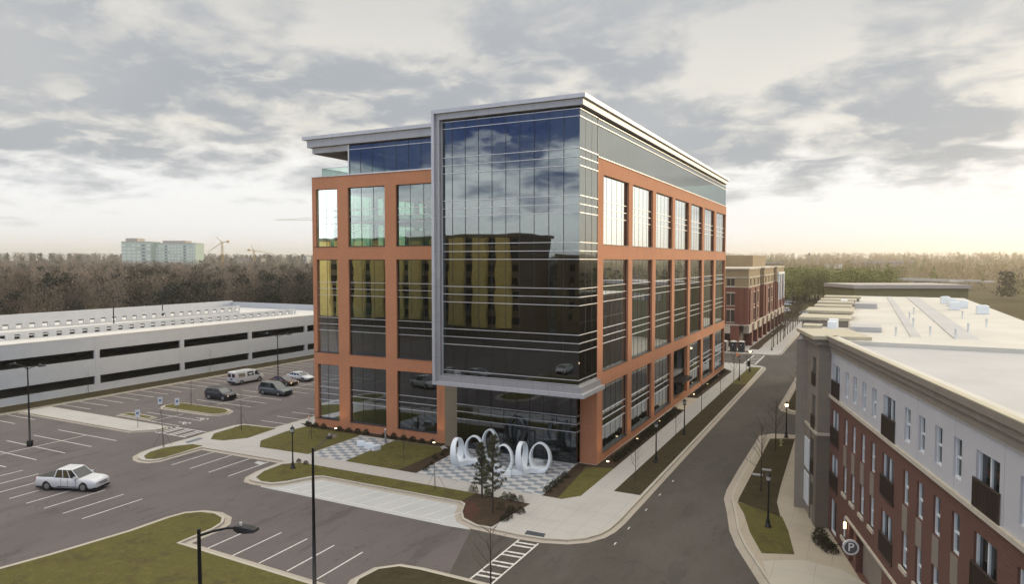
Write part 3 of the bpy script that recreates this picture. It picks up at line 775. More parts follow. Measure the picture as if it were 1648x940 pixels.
# ------------------------------------------------------------------ parking garage
def build_garage():
    X0, Y0, Y1 = -101.6, 34.0, 130.0; H = 8.2; XB = -150.0
    T = thing('parking_garage', 'long grey concrete parking deck with two rows of open slots beyond the car park', 'parking garage', (X0, Y0, 0))
    b = Vector((X0, Y0, 0)); 
    CW = mk_panel('garage_concrete', (.43,.455,.48), 14.4, 'x', .8, 0)
    CT = mat('garage_deck', (.52,.51,.48), .8, noise=.1, nscale=.3)
    P = lambda mb, n, m, p=T: mb.build(n, m, p, rel=b)
    mb = MB()
    mb.box(X0-.3,X0,Y0,Y1,0,1.15); mb.box(X0-.3,X0,Y0,Y1,2.4,4.95); mb.box(X0-.3,X0,Y0,Y1,6.25,H)
    y = 33.9
    while y < Y1:
        mb.box(X0-.301,X0-.001,y,y+.8,1.15,2.4); mb.box(X0-.301,X0-.001,y,y+.8,4.95,6.25); y += 14.4
    P(mb, 'outer_wall', CW)
    P(MB().box(X0-.55, X0+.03, Y0, Y1, H+.001, H+.12), 'parapet_cap', CT)
    sl = MB()
    for z in (0.1,3.6,7.0): sl.box(XB,X0-.31,Y0,Y1,z-.1,z+.2)
    P(sl, 'deck', CT)
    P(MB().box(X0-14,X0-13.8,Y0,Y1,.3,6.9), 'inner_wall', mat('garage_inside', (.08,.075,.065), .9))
    def pierced(x, y0, y1, z0, z1, wz0, wz1, first, step, wid, name):
        m = MB(); m.box(x-.25,x,y0,y1,z0,wz0); m.box(x-.25,x,y0,y1,wz1,z1)
        yy = y0; k = first
        while k < y1:
            m.box(x-.25,x,yy,k,wz0,wz1); yy = k+wid; k += step
        m.box(x-.25,x,yy,y1,wz0,wz1); P(m, name, CW)
    pierced(-117.5, 36, 119.5, 6.6, 8.45, 7.3, 8.02, 37, 2.1, .85, 'ramp_wall')
    pierced(-131.5, 36, 116, 6.6, 8.95, 7.75, 8.5, 37.5, 2.15, .95, 'ramp_wall')
    P(MB().box(-118.6,-118.5,36,119,7.72,8.25), 'shade_strip', mat('garage_shade', (.06,.055,.05), .9)); P(MB().box(-132.6,-132.5,36,116,8.2,8.7), 'shade_strip', mat('garage_shade_back', (.06,.055,.05), .9))  # dark strips painted as the shade seen through the wall openings
    rp = MB().add([(-131.4,116,7.25),(-118.7,116,7.25),(-118.7,60,7.6),(-131.4,60,7.6)], [(0,1,2,3)]); P(rp, 'ramp', CT)
    P(MB().box(XB-.3,XB,Y0,Y1,0,8.9), 'back_wall', CW); P(MB().box(XB,X0-.31,Y1-.3,Y1,0,8.6), 'end_wall', CW)
    P(MB().box(XB,X0-.31,Y0,Y0+.3,0,8.3), 'end_wall', CW)
    pass
build_garage()

# ------------------------------------------------------------------ brick building at the far end of the street
BR_RED = mk_brick('red_brick', (.19,.070,.046), .15, .2)
BR_TAN = mk_brick('tan_brick', (.30,.225,.125), .1, .2)
STONE = mat('cream_stone', (.50,.45,.36), .8, noise=.08, nscale=2)
def far_building():
    x1, y0 = -22.7, 159.0; T = thing('brick_building', 'red and tan brick office block with cream trim beyond the bare street trees', 'building', (x1, y0, 0)); b = Vector((x1,y0,0))
    P = lambda mb, n, m, p=T: mb.build(n, m, p, rel=b)
    W, D = 52, 74
    segs = [(0,18,0),(18,26,-1.4),(26,46,0),(46,54,-1.4),(54,74,0)]      # along y: bays in and out
    zl = [(0,5.2),(5.2,13.6),(13.6,15.8),(15.8,17.9)]
    rb, tb2, tr = MB(), MB(), MB()
    for a, c, o in segs:
        X = x1+o
        rb.box(x1-W, X, y0+a, y0+c, 5.3, 13.6)
        tb2.box(x1-W, X+.02, y0+a, y0+c, 13.75, 17.6)
        tr.box(x1-W-.1, X+.15, y0+a-.12, y0+c+.02, 13.6, 13.75)
        tr.box(x1-W-.1, X+.15, y0+a-.12, y0+c+.02, 15.75, 15.95)
        tr.box(x1-W-.1, X+.25, y0+a-.2, y0+c+.02, 17.6, 17.9)
    P(rb, 'brick_wall', BR_RED); P(tb2, 'upper_wall', BR_TAN); P(tr, 'trim', STONE)
    gb = MB().box(x1-W, x1-2.5, y0+2.5, y0+D, 0, 5.2); P(gb, 'ground_floor', mat('dark_storefront', (.05,.045,.04), .4))  # one even dark tone over the recessed ground floor
    for k in range(9):
        xx = x1-1.9-k*6.3; P(MB().box(xx-1.9, xx, y0, y0+1.6, 0, 5.2), 'pier', BR_RED)
    for k in range(9):
        yy = y0+1.7+k*8.6; P(MB().box(x1-1.6, x1+.05, yy+4, yy+5.9, 0, 5.2), 'pier', BR_RED)
    bnd = MB()
    for k in range(9):
        xx = x1-3.8-k*6.3; bnd.box(xx-4.4,xx,y0-.02,y0+1.2,3.3,5.25)
    for k in range(9):
        yy = y0+1.7+k*8.6; bnd.box(x1-1.2,x1+.02,yy-.2,yy+4,3.3,5.25)
    bnd.box(x1-W,x1+.1,y0-.1,y0+.0,5.1,5.4); bnd.box(x1,x1+.1,y0,y0+D,5.1,5.4)
    P(bnd, 'stone_band', STONE)
    WN = mat('brown_window', (.05,.05,.045), .1, spec=.8)
    def win(x, y, z0, z1, wd, face, m=WN):
        f = MB(); g = MB()
        if face == 's':
            g.box(x-wd/2,x+wd/2,y-.03,y+.05,z0,z1); f.box(x-wd/2-.08,x+wd/2+.08,y-.08,y-.0,z1,z1+.25); f.box(x-wd/2-.08,x+wd/2+.08,y-.08,y-.0,z0-.15,z0); f.box(x-.04,x+.04,y-.06,y-.03,z0,z1)
        else:
            g.box(x-.05,x+.03,y-wd/2,y+wd/2,z0,z1); f.box(x,x+.08,y-wd/2-.08,y+wd/2+.08,z1,z1+.25); f.box(x,x+.08,y-wd/2-.08,y+wd/2+.08,z0-.15,z0); f.box(x+.03,x+.06,y-.04,y+.04,z0,z1)
        o = P(g, 'window', m); P(f, 'window_trim', STONE, o)
    for k in range(7):
        for dx in (-1.5, 1.5):
            x = x1-5.3-k*6.3+dx
            win(x, y0, 5.9, 8.6, 1.7, 's'); win(x, y0, 9.6, 12.3, 1.7, 's'); win(x, y0, 13.95, 15.6, 1.6, 's')
    for a, c, o in segs:
        n = max(1, int((c-a)/5.4))
        for k in range(n):
            y = y0+a+(k+.5)*(c-a)/n
            for z0, z1 in ((5.9,8.6),(9.6,12.3),(13.95,15.6)): win(x1+o, y, z0, z1, 2.0, 'e')
    pl = MB()
    for k in range(9):
        yy = y0+1.0+k*9.0
        if yy < y0+D and not (18 < yy-y0 < 26 or 46 < yy-y0 < 54): pl.box(x1+.03,x1+.3,yy,yy+1.0,5.4,13.3)
    for k in range(8): xx = x1-1.0-k*6.3; pl.box(xx-1,xx,y0-.25,y0-.03,5.4,13.3)
    P(pl, 'pilaster', BR_RED)
    ph = MB().box(-49,-27,196,222,17.9,21.0); P(ph, 'penthouse', BR_TAN); 
    P(MB().box(-49.3,-38,190,203,17.9,20.6), 'penthouse', STONE)
    P(MB().box(x1+.1,x1+.5,y0+56,y0+57,8,15.6).box(x1+.1,x1+.5,y0+62,y0+63,8,15.6).box(x1+.1,x1+.5,y0+70,y0+71,8,15.6).box(x1+.1,x1+.5,y0+55.5,y0+71.5,15.6,16.2), 'white_frame', WHITE)
far_building()

# ------------------------------------------------------------------ apartment building on the right
WHITE_S = mk_panel('white_siding', (.50,.50,.52), 3.0, 'x', .6, 0)
TAUPE = mat('taupe_stucco', (.225,.195,.16), .85, noise=.08, nscale=1.5)
TAUPE_D = mk_brick('taupe_brick', (.16,.135,.105), .1, .2)
ROOF_W = mat('white_membrane', (.50,.48,.42), .6, noise=.1, nscale=.15)
ROOF_G = mat('grey_membrane', (.40,.395,.385), .6, noise=.08, nscale=.2)
ROOF_Y = mat('tan_metal_cap', (.42,.38,.27), .5, noise=.08, nscale=.5)
BR_MAR = mk_brick('maroon_brick', (.135,.062,.045), .18, .2)
BRN = mat('brown_railing', (.045,.03,.022), .5)
def apartments():
    F0 = (-2.0, 54.2); d = (.2588, -.9659); n = (-.9659, -.2588)
    T = thing('apartment_building', 'brick and white apartment block with flat pale roofs, right of the street', 'building', (F0[0], F0[1], 0)); b = Vector((F0[0],F0[1],0))
    P = lambda mb, nm, m, p=T: mb.build(nm, m, p, rel=b)
    LEN = 46
    def q(mb, s0, s1, n0, n1, z0, z1): return mb.obb(F0, d, n, s0, s1, n0, n1, z0, z1)
    # wall columns between openings are simple: openings are recessed boxes set in front; wall split in cells
    doors = [1.45+11.35*k for k in range(4)]
    wins = [v+11.35*k for k in range(4) for v in (4.25,6.15,8.15,10.15)]
    def wall(z0, z1, m, name, ops, dp=.22):
        mb = MB(); ops = sorted(ops); e = -.0; 
        xs = [e]
        for (a, c, y0, y1) in ops: xs += [a, c]
        xs.append(LEN)
        for k in range(0, len(xs), 2): q(mb, xs[k], xs[k+1], -.4, 0, z0, z1)
        for (a, c, y0, y1) in ops: q(mb, a, c, -.4, 0, z0, y0); q(mb, a, c, -.4, 0, y1, z1)
        P(mb, name, m)
    def window(c, wd, z0, z1, sashes=2, sill=False, doors_=False):
        a, e = c-wd/2, c+wd/2
        g = MB(); q(g, a, e, -.24, -.2, z0, z1); o = P(g, 'door' if doors_ else 'window', DKGLASS)
        f = MB(); t = .07
        for (x0,x1,y0,y1) in ((a,a+t,z0,z1),(e-t,e,z0,z1),(a+t,e-t,z1-t,z1),(a+t,e-t,z0,z0+t)): q(f, x0,x1,-.2,-.1,y0,y1)
        for k in range(1, sashes):
            zz = z0+(z1-z0)*k/sashes; q(f, a+t, e-t, -.2,-.12, zz-.04, zz+.04)
        if doors_: q(f, c-.05, c+.05, -.2,-.12, z0+t, z1-t)
        P(f, 'window_frame', WHITE, o)
        if sill: s = MB(); q(s, a-.12, e+.12, -.1, .1, z0-.22, z0); P(s, 'window_sill', STONE, o)
        if doors_:
            r = MB(); q(r, a-.15, e+.15, .02, .07, z0+1.05, z0+1.12); q(r, a-.15, e+.15, .02, .07, z0-.1, z0-.0)
            k = a-.15
            while k <= e+.16: q(r, k-.02, k+.02, .025, .065, z0, z0+1.05); k += .12
            P(r, 'balcony_railing', BRN, o)
    WW = .8
    for (z0, z1, m, nm, wz0, wz1, dz0, dz1) in ((9.95,13.65,WHITE_S,'white_wall',10.5,12.2,9.98,12.2),(6.65,9.75,BR_MAR,'brick_wall',7.3,9.05,6.7,9.0),(3.35,6.65,BR_MAR,'brick_wall',4.1,5.9,3.5,5.85)):
        ops = [(c-WW/2,c+WW/2,wz0,wz1) for c in wins]+[(c-.95,c+.95,dz0,dz1) for c in doors]
        wall(z0, z1, m, nm, ops)
        for c in wins: window(c, WW, wz0, wz1, 2, sill=(z0 == 3.35))
        for c in doors: window(c, 1.9, dz0, dz1, 1, doors_=True)
    # ground floor: door, small window, then the garage entry
    ops = [(.6,2.3,.25,2.7),(3.85,4.65,1.15,2.6),(5.6,6.6,.15,2.6),(7.2,12.2,.15,2.6)]+[(c-.4,c+.4,1.0,2.7) for c in wins if c > 14]
    wall(0, 3.35, BR_MAR, 'brick_wall', ops)
    window(1.45, 1.7, .25, 2.7, 1); window(4.25, .8, 1.15, 2.6, 2, sill=True)
    for c in wins:
        if c > 14: window(c, .8, 1.0, 2.7, 2, sill=True)
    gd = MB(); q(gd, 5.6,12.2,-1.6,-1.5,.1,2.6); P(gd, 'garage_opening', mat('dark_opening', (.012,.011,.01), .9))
    # tan panels between the two brick storeys' windows
    for c in wins:
        pn = MB(); q(pn, c-.36, c+.36, .0, .03, 5.95, 7.25); P(pn, 'spandrel_panel', TAUPE)
    bd = MB(); q(bd, -.0, LEN, -.05, .14, 9.75, 9.95); P(bd, 'stone_band', STONE)
    b2 = MB(); q(b2, 4.9, LEN, .0, .1, 2.72, 2.86); P(b2, 'stone_band', STONE)
    # cornice
    c1 = MB(); q(c1, -.0, LEN, -.1, .16, 13.1, 13.5); q(c1, 0, LEN, .101, .28, 13.5, 13.85); q(c1, 0, LEN, .101, .42, 13.85, 14.15); P(c1, 'cornice', TAUPE)
    cp = MB(); q(cp, -.0, LEN, .1, .42, 14.151, 14.2); P(cp, 'roof_coping', ROOF_Y); cp2 = MB(); q(cp2, 0, LEN, -.35, .1, 13.0, 14.15); P(cp2, 'parapet', ROOF_W)
    rm = MB(); q(rm, 0, LEN, -16, -.35, 13.3, 13.6); P(rm, 'roof', ROOF_G)
    inn = MB(); q(inn, 0, LEN, -16, -.41, 0, 13.3); P(inn, 'interior_mass', TAUPE)
    # corner tower
    tw = MB(); q(tw, -.8, .0, -.3, .85, 0, 13.5); q(tw, -2.1, -1.9, -.3, .845, 0, 13.5)
    q(tw, -.8, -1.9, .1, .845, 0, 1.2)
    for z in (3.0, 6.3, 9.6): q(tw, -1.9, -.8, .1, .845, z, z+.7)
    q(tw, -1.9, -.8, .1, .845, 12.4, 13.5)
    q(tw, -5.2, -2.1, -.3, .84, 0, 13.5)
    P(tw, 'corner_tower', TAUPE)
    tb3 = MB(); q(tb3, -.85, .05, -.1, .9, 0, 6.9); q(tb3, -2.15, -1.85, -.1, .9, 0, 6.9); q(tb3, -5.25,-4.2,-.1,.9,0,6.9); P(tb3, 'tower_base', TAUPE_D)
    tb4 = MB(); q(tb4, -5.3, .1, -.1, .95, 6.9, 7.1); P(tb4, 'stone_band', STONE)
    for z in (3.7, 7.1, 10.3):
        w_ = MB(); q(w_, -1.9, -.8, .05, .1, z, z+2.1); o = P(w_, 'balcony_door', DKGLASS)
        r = MB(); q(r, -1.95,-.75,.9,.94,z+.95,z+1.02)
        k = -1.9
        while k < -.75: q(r, k-.02,k+.02,.9,.94,z,z+.95); k += .12
        P(r, 'balcony_railing', BRN, o)
    wf = MB()
    for z in (.9, 3.6): q(wf, -4.1, -2.3, .84, .92, z, z+2.3)
    P(wf, 'white_window', WHITE)
    tr = MB(); q(tr, -5.6, .5, -2.5, 1.35, 13.9, 14.15); P(tr, 'tower_roof', ROOF_Y)
    t2 = MB(); q(t2, -5.4, .3, -2.4, 1.15, 13.5, 13.899); P(t2, 'tower_eave', TAUPE)
    # street wing running north behind the tower
    wy = MB().box(-4.6, 14, 57.8, 82, 0, 13.4).box(-4.6, 14, 93.5, 128, 0, 13.4); P(wy, 'street_wing', TAUPE)
    P(MB().box(-2.0, 14, 82.01, 93.49, 4.2, 13.4), 'street_wing', TAUPE)
    P(MB().box(-4.62, -4.5, 57.9, 128, 9.6, 9.8), 'stone_band', STONE)
    P(MB().box(-4.4, 13.8, 58, 127.8, 13.41, 13.7), 'roof', ROOF_W)
    P(MB().box(3.2, 3.9, 57, 127, 13.71, 13.76), 'roof_walkway', ROOF_G)
    P(MB().box(6.0, 7.6, 57, 127, 13.71, 13.76), 'roof_walkway', ROOF_G)
    P(MB().add([(-1.0,53.6,13.9),(20,53.6,13.9),(20,58.4,13.9),(-1.0,58.4,13.9),(-1.0,53.6,13.3),(20,53.6,13.3)], [(0,1,2,3),(4,5,1,0)]), 'roof', ROOF_W)
    # raised pale caps over the street bays
    for (ya, yb, xo, xr, h) in ((60.5,62.5,-4.4,-3.0,14.3),(66.5,71,-5.2,-1.0,14.5),(74.5,80,-5.2,-.9,14.6),(83,85.8,-4.9,-1.2,14.6),(90,93.5,-5.0,-1.1,14.6),(98,102,-5.1,-.9,14.5),(107,111,-5.1,-.4,14.5)):
        P(MB().box(xo, xr, ya, yb, h-.25, h), 'roof_cap', ROOF_Y); P(MB().box(xo+.3, xr-.2, ya+.15, yb-.15, 13.3, h-.251), 'bay_top', TAUPE)
    for (ya, yb) in ((61,62.2),(63.4,64.6),(95.5,98)):
        P(MB().box(-2.6, -1.9, ya, yb, 13.7, 14.6), 'roof_hatch', WHITE)
    P(MB().box(-1.0, 1.3, 63, 66.5, 13.71, 14.1).box(-1,1.4,94,98,13.71,14.3), 'roof_curb', ROOF_G)
    for i, (x, y) in enumerate([(2.2,60),(4.6,62),(6.1,60.5),(3.9,70),(4.0,78),(4.8,86),(7.5,66),(9.5,72),(8.8,82),(11,63)]):
        P(MB().lathe((x,y,13.6), [(.09,0),(.07,.05),(.07,.75),(.1,.76),(.1,.9)], 8), 'roof_vent', WHITE)
    for i, (x, y) in enumerate([(9,96),(10.2,100),(9.5,104),(11,90),(9.3,110)]):
        P(MB().box(x,x+1.1,y,y+1.1,13.72,14.6).lathe((x+.55,y+.55,14.6),[(.4,0),(.4,.08)],10), 'roof_air_unit', WHITE)
    # white corner strips of the wing farther on
    P(MB().box(-5.05,-4.75,93.6,94.0,.2,9.0), 'white_downpipe', WHITE)
    # blade sign with the letter P
    return T, F0, d, n
APT, AF0, AD, AN = apartments()
def aptpt(s, nn): return (AF0[0]+AD[0]*s+AN[0]*nn, AF0[1]+AD[1]*s+AN[1]*nn)
def p_sign():
    x, y = aptpt(8.9, .75); T = thing('parking_sign', 'round white-rimmed P sign on a bracket over the garage entrance', 'sign', (x, y, 2.35))
    T.rotation_euler = (0, 0, math.atan2(AD[1], AD[0]))     # local x along the wall (toward camera), y = outward normal reversed
    # disc faces along +x (toward the camera side)
    disc = MB().tube((-.06,0,0),(.06,0,0),.42,.42,28); disc.build('sign_disc', mat('sign_grey', (.10,.10,.10), .4), T)
    rg = MB(); N = 28
    for s_ in (-1, 1):
        vs = []
        for i in range(N):
            a = 2*math.pi*i/N
            for r in (.36,.46): vs.append((s_*.065, r*math.cos(a), r*math.sin(a)))
        fs = [(2*i,2*i+1,(2*i+3)%(2*N),(2*i+2)%(2*N)) for i in range(N)]
        rg.add(vs, fs)
    rg.tube((-.065,0,0),(.065,0,0),.461,.461,28,False); rg.build('sign_rim', mat('sign_rim', (.6,.6,.6), .4), T)
    cu = bpy.data.curves.new('letter', 'FONT'); cu.body = 'P'; cu.size = .72; cu.extrude = .012; cu.align_x = 'CENTER'; cu.align_y = 'CENTER'
    tmp = bpy.data.objects.new('tmp', cu); COL.objects.link(tmp)
    dg = bpy.context.evaluated_depsgraph_get(); me = bpy.data.meshes.new_from_object(tmp.evaluated_get(dg)); bpy.data.objects.remove(tmp)
    me.materials.clear(); me.materials.append(mat('sign_white', (.8,.8,.8), .5))
    for s_ in (1, -1):
        o = bpy.data.objects.new('letter', me); COL.objects.link(o); o.parent = T
        o.rotation_euler = (math.pi/2, 0, math.pi/2 if s_ > 0 else -math.pi/2); o.location = (s_*.075, 0, 0)
    MB().tube((0,-.4,.1),(0,-.8,.1),.03).build('bracket', BLACK, T)
    for c in kids(T): pass
    # bracket side: local +y must be toward the wall
p_sign()

# ------------------------------------------------------------------ vegetation
def leafy_mesh(name, vs, fs, ms, mats):
    me = bpy.data.meshes.new(name); me.from_pydata(vs, [], fs)
    for m in mats: me.materials.append(m)
    me.polygons.foreach_set('material_index', ms); me.update(); return me
def blade(vs, fs, p, d, l, wd, R):
    """thin tapering strip from p along d"""
    s = d.cross(Vector((R.uniform(-1,1), R.uniform(-1,1), R.uniform(-1,1))))
    if s.length < 1e-4: s = Vector((1,0,0))
    s.normalize(); i = len(vs)
    vs += [tuple(p-s*wd/2), tuple(p+s*wd/2), tuple(p+d*l)]; fs.append((i,i+1,i+2))
def twigs_tree(h, rad, seed, n1=9, n2=7, n3=6, lean=.35, r0=None):
    """bare tree: trunk MB and a crown of branch strips"""
    R = random.Random(seed); r0 = r0 or h*.012
    tr = MB(); top = Vector((R.uniform(-.03,.03)*h, R.uniform(-.03,.03)*h, h*.92))
    tr.tube((0,0,0), (top.x*.5, top.y*.5, h*.5), r0, r0*.6, 6); tr.tube((top.x*.5, top.y*.5, h*.5), top, r0*.6, r0*.1, 5)
    cr = MB(); vs, fs = [], []
    for i in range(n1):
        t = .28+.62*(i+R.random()*.6)/n1
        p = Vector((top.x*t, top.y*t, h*t)); a = i*2.4+R.uniform(-.4,.4)
        el = R.uniform(.5, 1.05)+lean*t
        L = rad*(1.15-.75*abs(t-.45)/.5)*R.uniform(.8,1.1)
        d = Vector((math.cos(a)*math.cos(el), math.sin(a)*math.cos(el), math.sin(el)))
        e = p+d*L; mid = p+d*L*.5+Vector((0,0,-.03*L))
        cr.tube(p, mid, r0*.32, r0*.2, 4, False); cr.tube(mid, e, r0*.2, r0*.06, 4, False)
        for j in range(n2):
            u = .25+.75*j/n2; q = p+(e-p)*u
            d2 = (d+Vector((R.uniform(-.8,.8), R.uniform(-.8,.8), R.uniform(-.1,.8)))).normalized(); l2 = L*.45*R.uniform(.6,1)
            blade(vs, fs, q, d2, l2, r0*.3, R)
            for k in range(n3):
                q2 = q+d2*l2*(k+1)/(n3+1)
                d3 = (d2+Vector((R.uniform(-.8,.8), R.uniform(-.8,.8), R.uniform(-.2,.8)))).normalized()
                blade(vs, fs, q2, d3, l2*.45*R.uniform(.6,1), r0*.16, R)
    cr.add(vs, fs)
    return tr, cr
def make_bare(name, label, cat, h, rad, seed, stakes=False, **k):
    T = thing(name, label, cat); tr, cr = twigs_tree(h, rad, seed, **k)
    tr.build('trunk', BARK, T); cr.build('crown', TWIG, T)
    if stakes:
        s = MB()
        for a in (0.5, 2.6, 4.7): s.tube((math.cos(a)*.9, math.sin(a)*.9, 0), (0,0,h*.42), .012, .01, 5)
        s.build('stake', BARK, T)
    return remember(T)

# street and lawn trees (young, bare), each placed from the survey
protoS = [make_bare('bare_tree', 'young leafless tree', 'tree', 4.6, 1.2, 10+i, n1=14, n2=6, n3=3, lean=.2, r0=.045) for i in range(3)]
protoK = [make_bare('bare_tree', 'young staked leafless tree', 'tree', 3.9, 1.0, 20+i, True, n1=8, n2=5, n3=3, r0=.035) for i in range(2)]
used = {}
def place(protos, i, loc, label, group=None, rz=None, scale=None):
    p = protos[i % len(protos)]
    if p.name not in used:
        used[p.name] = 1; o = p; o.location = loc; o.rotation_euler = (0,0,rz or 0)
        if scale: o.scale = scale
        o['label'] = label
        if group: o['group'] = group
        return o
    return dup(p, loc, rz if rz is not None else rnd.uniform(0,6.28), label, group, scale)
SG = 'young bare trees along the office sidewalk'
for i, (x, y, lb, s) in enumerate([(-17.5,58.0,'young bare tree nearest the street corner, in the brown verge',.82),
        (-18.1,75.0,'thin bare tree on the sidewalk edge between the two nearest office-side lamps',.85),
        (-18.3,89.3,'bare tree beside the side entrance of the office block',1.15),
        (-18.3,102.3,'bare tree on the verge just past the side entrance',1.0),
        (-18.3,113.9,'bare sapling where the brown verge turns to green grass',1.25),
        (-18.3,127.0,'bare tree at the far end of the office sidewalk',1.0)]):
    place(protoS, i, (x,y,.16), lb, SG, scale=(s*.9,s*.9,s))
for i, (x, y, lb, s) in enumerate([(-7.7,74.0,'bare tree behind the lit lamp on the right-hand verge',1.25),(-7.4,60.5,'bare tree beside the black lamp on the right-hand verge',1.35),
        (-7.6,99.4,'bare tree on the farther verge beside the apartment tower',1.3)]):
    place(protoS, i+1, (x,y,.16), lb, 'bare trees on the right-hand verge', scale=(s*1.2,s*1.2,s))
place(protoS, 1, at(790,985)+(.16,), 'bare tree at the bottom edge of the picture by the crosswalk', scale=(1.5,1.5,1.12))
for i, (x, y, lb, s) in enumerate([(-80.0,62.2,'slim bare tree on the oval grass island with the parking signs',1.0),(-63.0,55.5,'staked bare tree on the wedge of lawn by the car park',1.25),
        (-64.6,46.8,'staked bare tree on the pointed lawn near the left crosswalk',1.1),(-53.1,56.2,'staked sapling on the lawn at the left corner of the office',.8),
        (-39.5,54.3,'staked sapling on the lawn between the two chequered plazas',.85),(-32.0,48.4,'staked bare tree on the verge before the white loops',1.0),
        (-100.6,82.1,'slender bare tree against the parking garage wall',1.1),(-98.8,60,'slender bare tree on the garage verge at the left edge',1.0),(-98.8,45,'slender bare tree on the garage verge outside the left edge',1.0)]):
    place(protoK, i, (x,y,.16), lb, 'staked young trees', scale=(s,s,s))

# row of darker street trees before the brick building
protoR = [make_bare('street_tree', 'dark bare street tree', 'tree', 6.6, 2.6, 40+i, n1=16, n2=9, n3=6, lean=.1, r0=.11) for i in range(3)]
for i in range(13):
    place(protoR, i, (-17.7+rnd.uniform(-.2,.2), 163.5+i*6.1, .16), 'dark bare street tree in the row before the red brick building', 'row of bare street trees', scale=(1,1,rnd.uniform(.9,1.1)))

# pines by the plaza
NEED = mat('pine_needles', (.075,.085,.045), .8, col2=(.125,.115,.062), nscale=3)
def pine(loc, h, seed, label, dens=26, rad=.95):
    R = random.Random(seed); T = thing('young_pine', label, 'tree', loc, group='young pines at the corner bed')
    tr = MB(); b = (R.uniform(-.1,.1), R.uniform(-.1,.1)); tr.tube((0,0,0),(b[0]*.5,b[1]*.5,h*.5),.085,.065,7); tr.tube((b[0]*.5,b[1]*.5,h*.5),(b[0],b[1],h),.065,.015,6)
    vs, fs = [], []
    for i in range(dens):
        t = .17+.83*(i/dens)**.85; z = h*t; L = rad*(1.25-t*.95)*R.uniform(.45,1.1); a = i*2.4+R.uniform(-.5,.5); el = .2+.5*t
        p = Vector((b[0]*t,b[1]*t,z)); d = Vector((math.cos(a)*math.cos(el), math.sin(a)*math.cos(el), math.sin(el)))
        tr.tube(p, p+d*L, .018, .008, 4, False)
        for c in range(7):
            q = p+d*L*(.35+.65*c/6)+Vector((R.uniform(-.1,.1),R.uniform(-.1,.1),R.uniform(-.05,.1)))
            for k in range(42):
                d3 = (d*.6+Vector((R.gauss(0,1),R.gauss(0,1),R.gauss(.3,1)))).normalized(); blade(vs, fs, q, d3, R.uniform(.14,.26), .028, R)
    tr.build('trunk', BARK, T); MB().add(vs, fs).build('crown', NEED, T)
pine((-27.5,48.5,.16), 4.4, 3, 'shorter of the two young pines before the white loops', 34, .95)
pine((-25.05,45.8,.18), 5.9, 5, 'taller young pine with a bare lower trunk before the white loops', 40, 1.3)

# shrubs
SHR = mat('shrub_leaves', (.030,.032,.014), .9, col2=(.055,.045,.022), nscale=4)
SHR2 = mat('nandina_leaves', (.10,.075,.035), .9, col2=(.07,.08,.035), nscale=4)
def shrub_mesh(seed, m, r=.42, h=.55, n=420, name='shrub'):
    R = random.Random(seed); vs, fs = [], []
    for _ in range(n):
        a = R.uniform(0,6.28); u = R.random()**.5; z = R.random()
        rr = r*u*(1-.5*z**2)
        p = Vector((rr*math.cos(a), rr*math.sin(a), h*z*(1-.35*u*u)))
        d = Vector((math.cos(a)*.6+R.gauss(0,.5), math.sin(a)*.6+R.gauss(0,.5), .5+R.gauss(0,.4))).normalized()
        blade(vs, fs, p, d, R.uniform(.08,.16), .05, R)
    return MB().add(vs, fs)
shr = [shrub_mesh(60+i, SHR).build('shrub', SHR) for i in range(3)]
nan = [shrub_mesh(70+i, SHR2, .38, .8, 300).build('shrub', SHR2) for i in range(2)]
ucount = set()
def put(protos, i, loc, label, group, s=1, cat='shrub'):
    p = protos[i % len(protos)]
    o = p if p.name not in ucount else p.copy()
    if p.name in ucount: COL.objects.link(o)
    ucount.add(p.name); o.location = loc; o.rotation_euler = (0,0,rnd.uniform(0,6.28)); o.scale = (s,s,s*rnd.uniform(.85,1.15))
    tag(o, label, cat, group); return o
k = 0
for i in range(14):
    if i in (2,7): continue
    put(shr, i, (-56.6+i*1.25, 60.45+rnd.uniform(-.1,.1), .16), 'small dark shrub in the bed along the front brick wall', 'shrubs along the front brick wall')
for i in range(20):
    put(shr, i, (-21.35+rnd.uniform(-.1,.1), 63.8+i*1.28, .16), 'small dark shrub in the bed beneath the side windows', 'shrubs beneath the near side windows', .95)
    put(shr, i+1, (-20.85+rnd.uniform(-.1,.1), 63.2+i*1.28, .16), 'small dark shrub in the bed beneath the side windows', 'shrubs beneath the near side windows', .8)
for i in range(14): put(shr, i, (-21.4, 99.5+i*1.8, .16), 'small dark shrub in the bed beyond the side entrance', 'shrubs beyond the side entrance')
for i in range(4):
    x, y = at(909-i*9.2, 769+i*7.5, .16); put(shr, i, (x,y,.16), 'dark round shrub at the right edge of the chequered plaza', 'four shrubs beside the chequered plaza', 1.0)
for i, (px, py) in enumerate([(826,806),(822,824),(818,834),(806,820),(838,826),(811,838)]):
    x, y = at(px, py, .16); put(nan if i == 3 else shr, i, (x,y,.16), 'low shrub in the corner bed behind the ramp', 'shrubs in the corner bed', .9)
for i, (px, py) in enumerate([(759,791),(765,793),(787,800),(812,803),(820,804),(838,809)]):
    x, y = at(px, py, .16); put(nan, i, (x,y,.16), 'small yellow-brown shrub along the front sidewalk edge', 'yellow-brown shrubs on the sidewalk edge', .75)
for i, (px, py) in enumerate([(702,741),(694,748),(688,754),(712,733),(716,727),(699,737),(481,744),(492,747),(684,757)]):
    x, y = at(px, py, .16); put(shr, i, (x,y,.16), 'tiny dark shrub on the lawn edge by the plaza', 'tiny shrubs on the lawn edges', .6)
for i, (px, py) in enumerate([(495,684),(499,686)]):
    x, y = at(px, py, .16); put(shr, i, (x,y,.16), 'small shrub beside the white marker post', 'shrubs by the marker post', .8)
HEDGE = mat('hedge_leaves', (.022,.024,.012), .9)
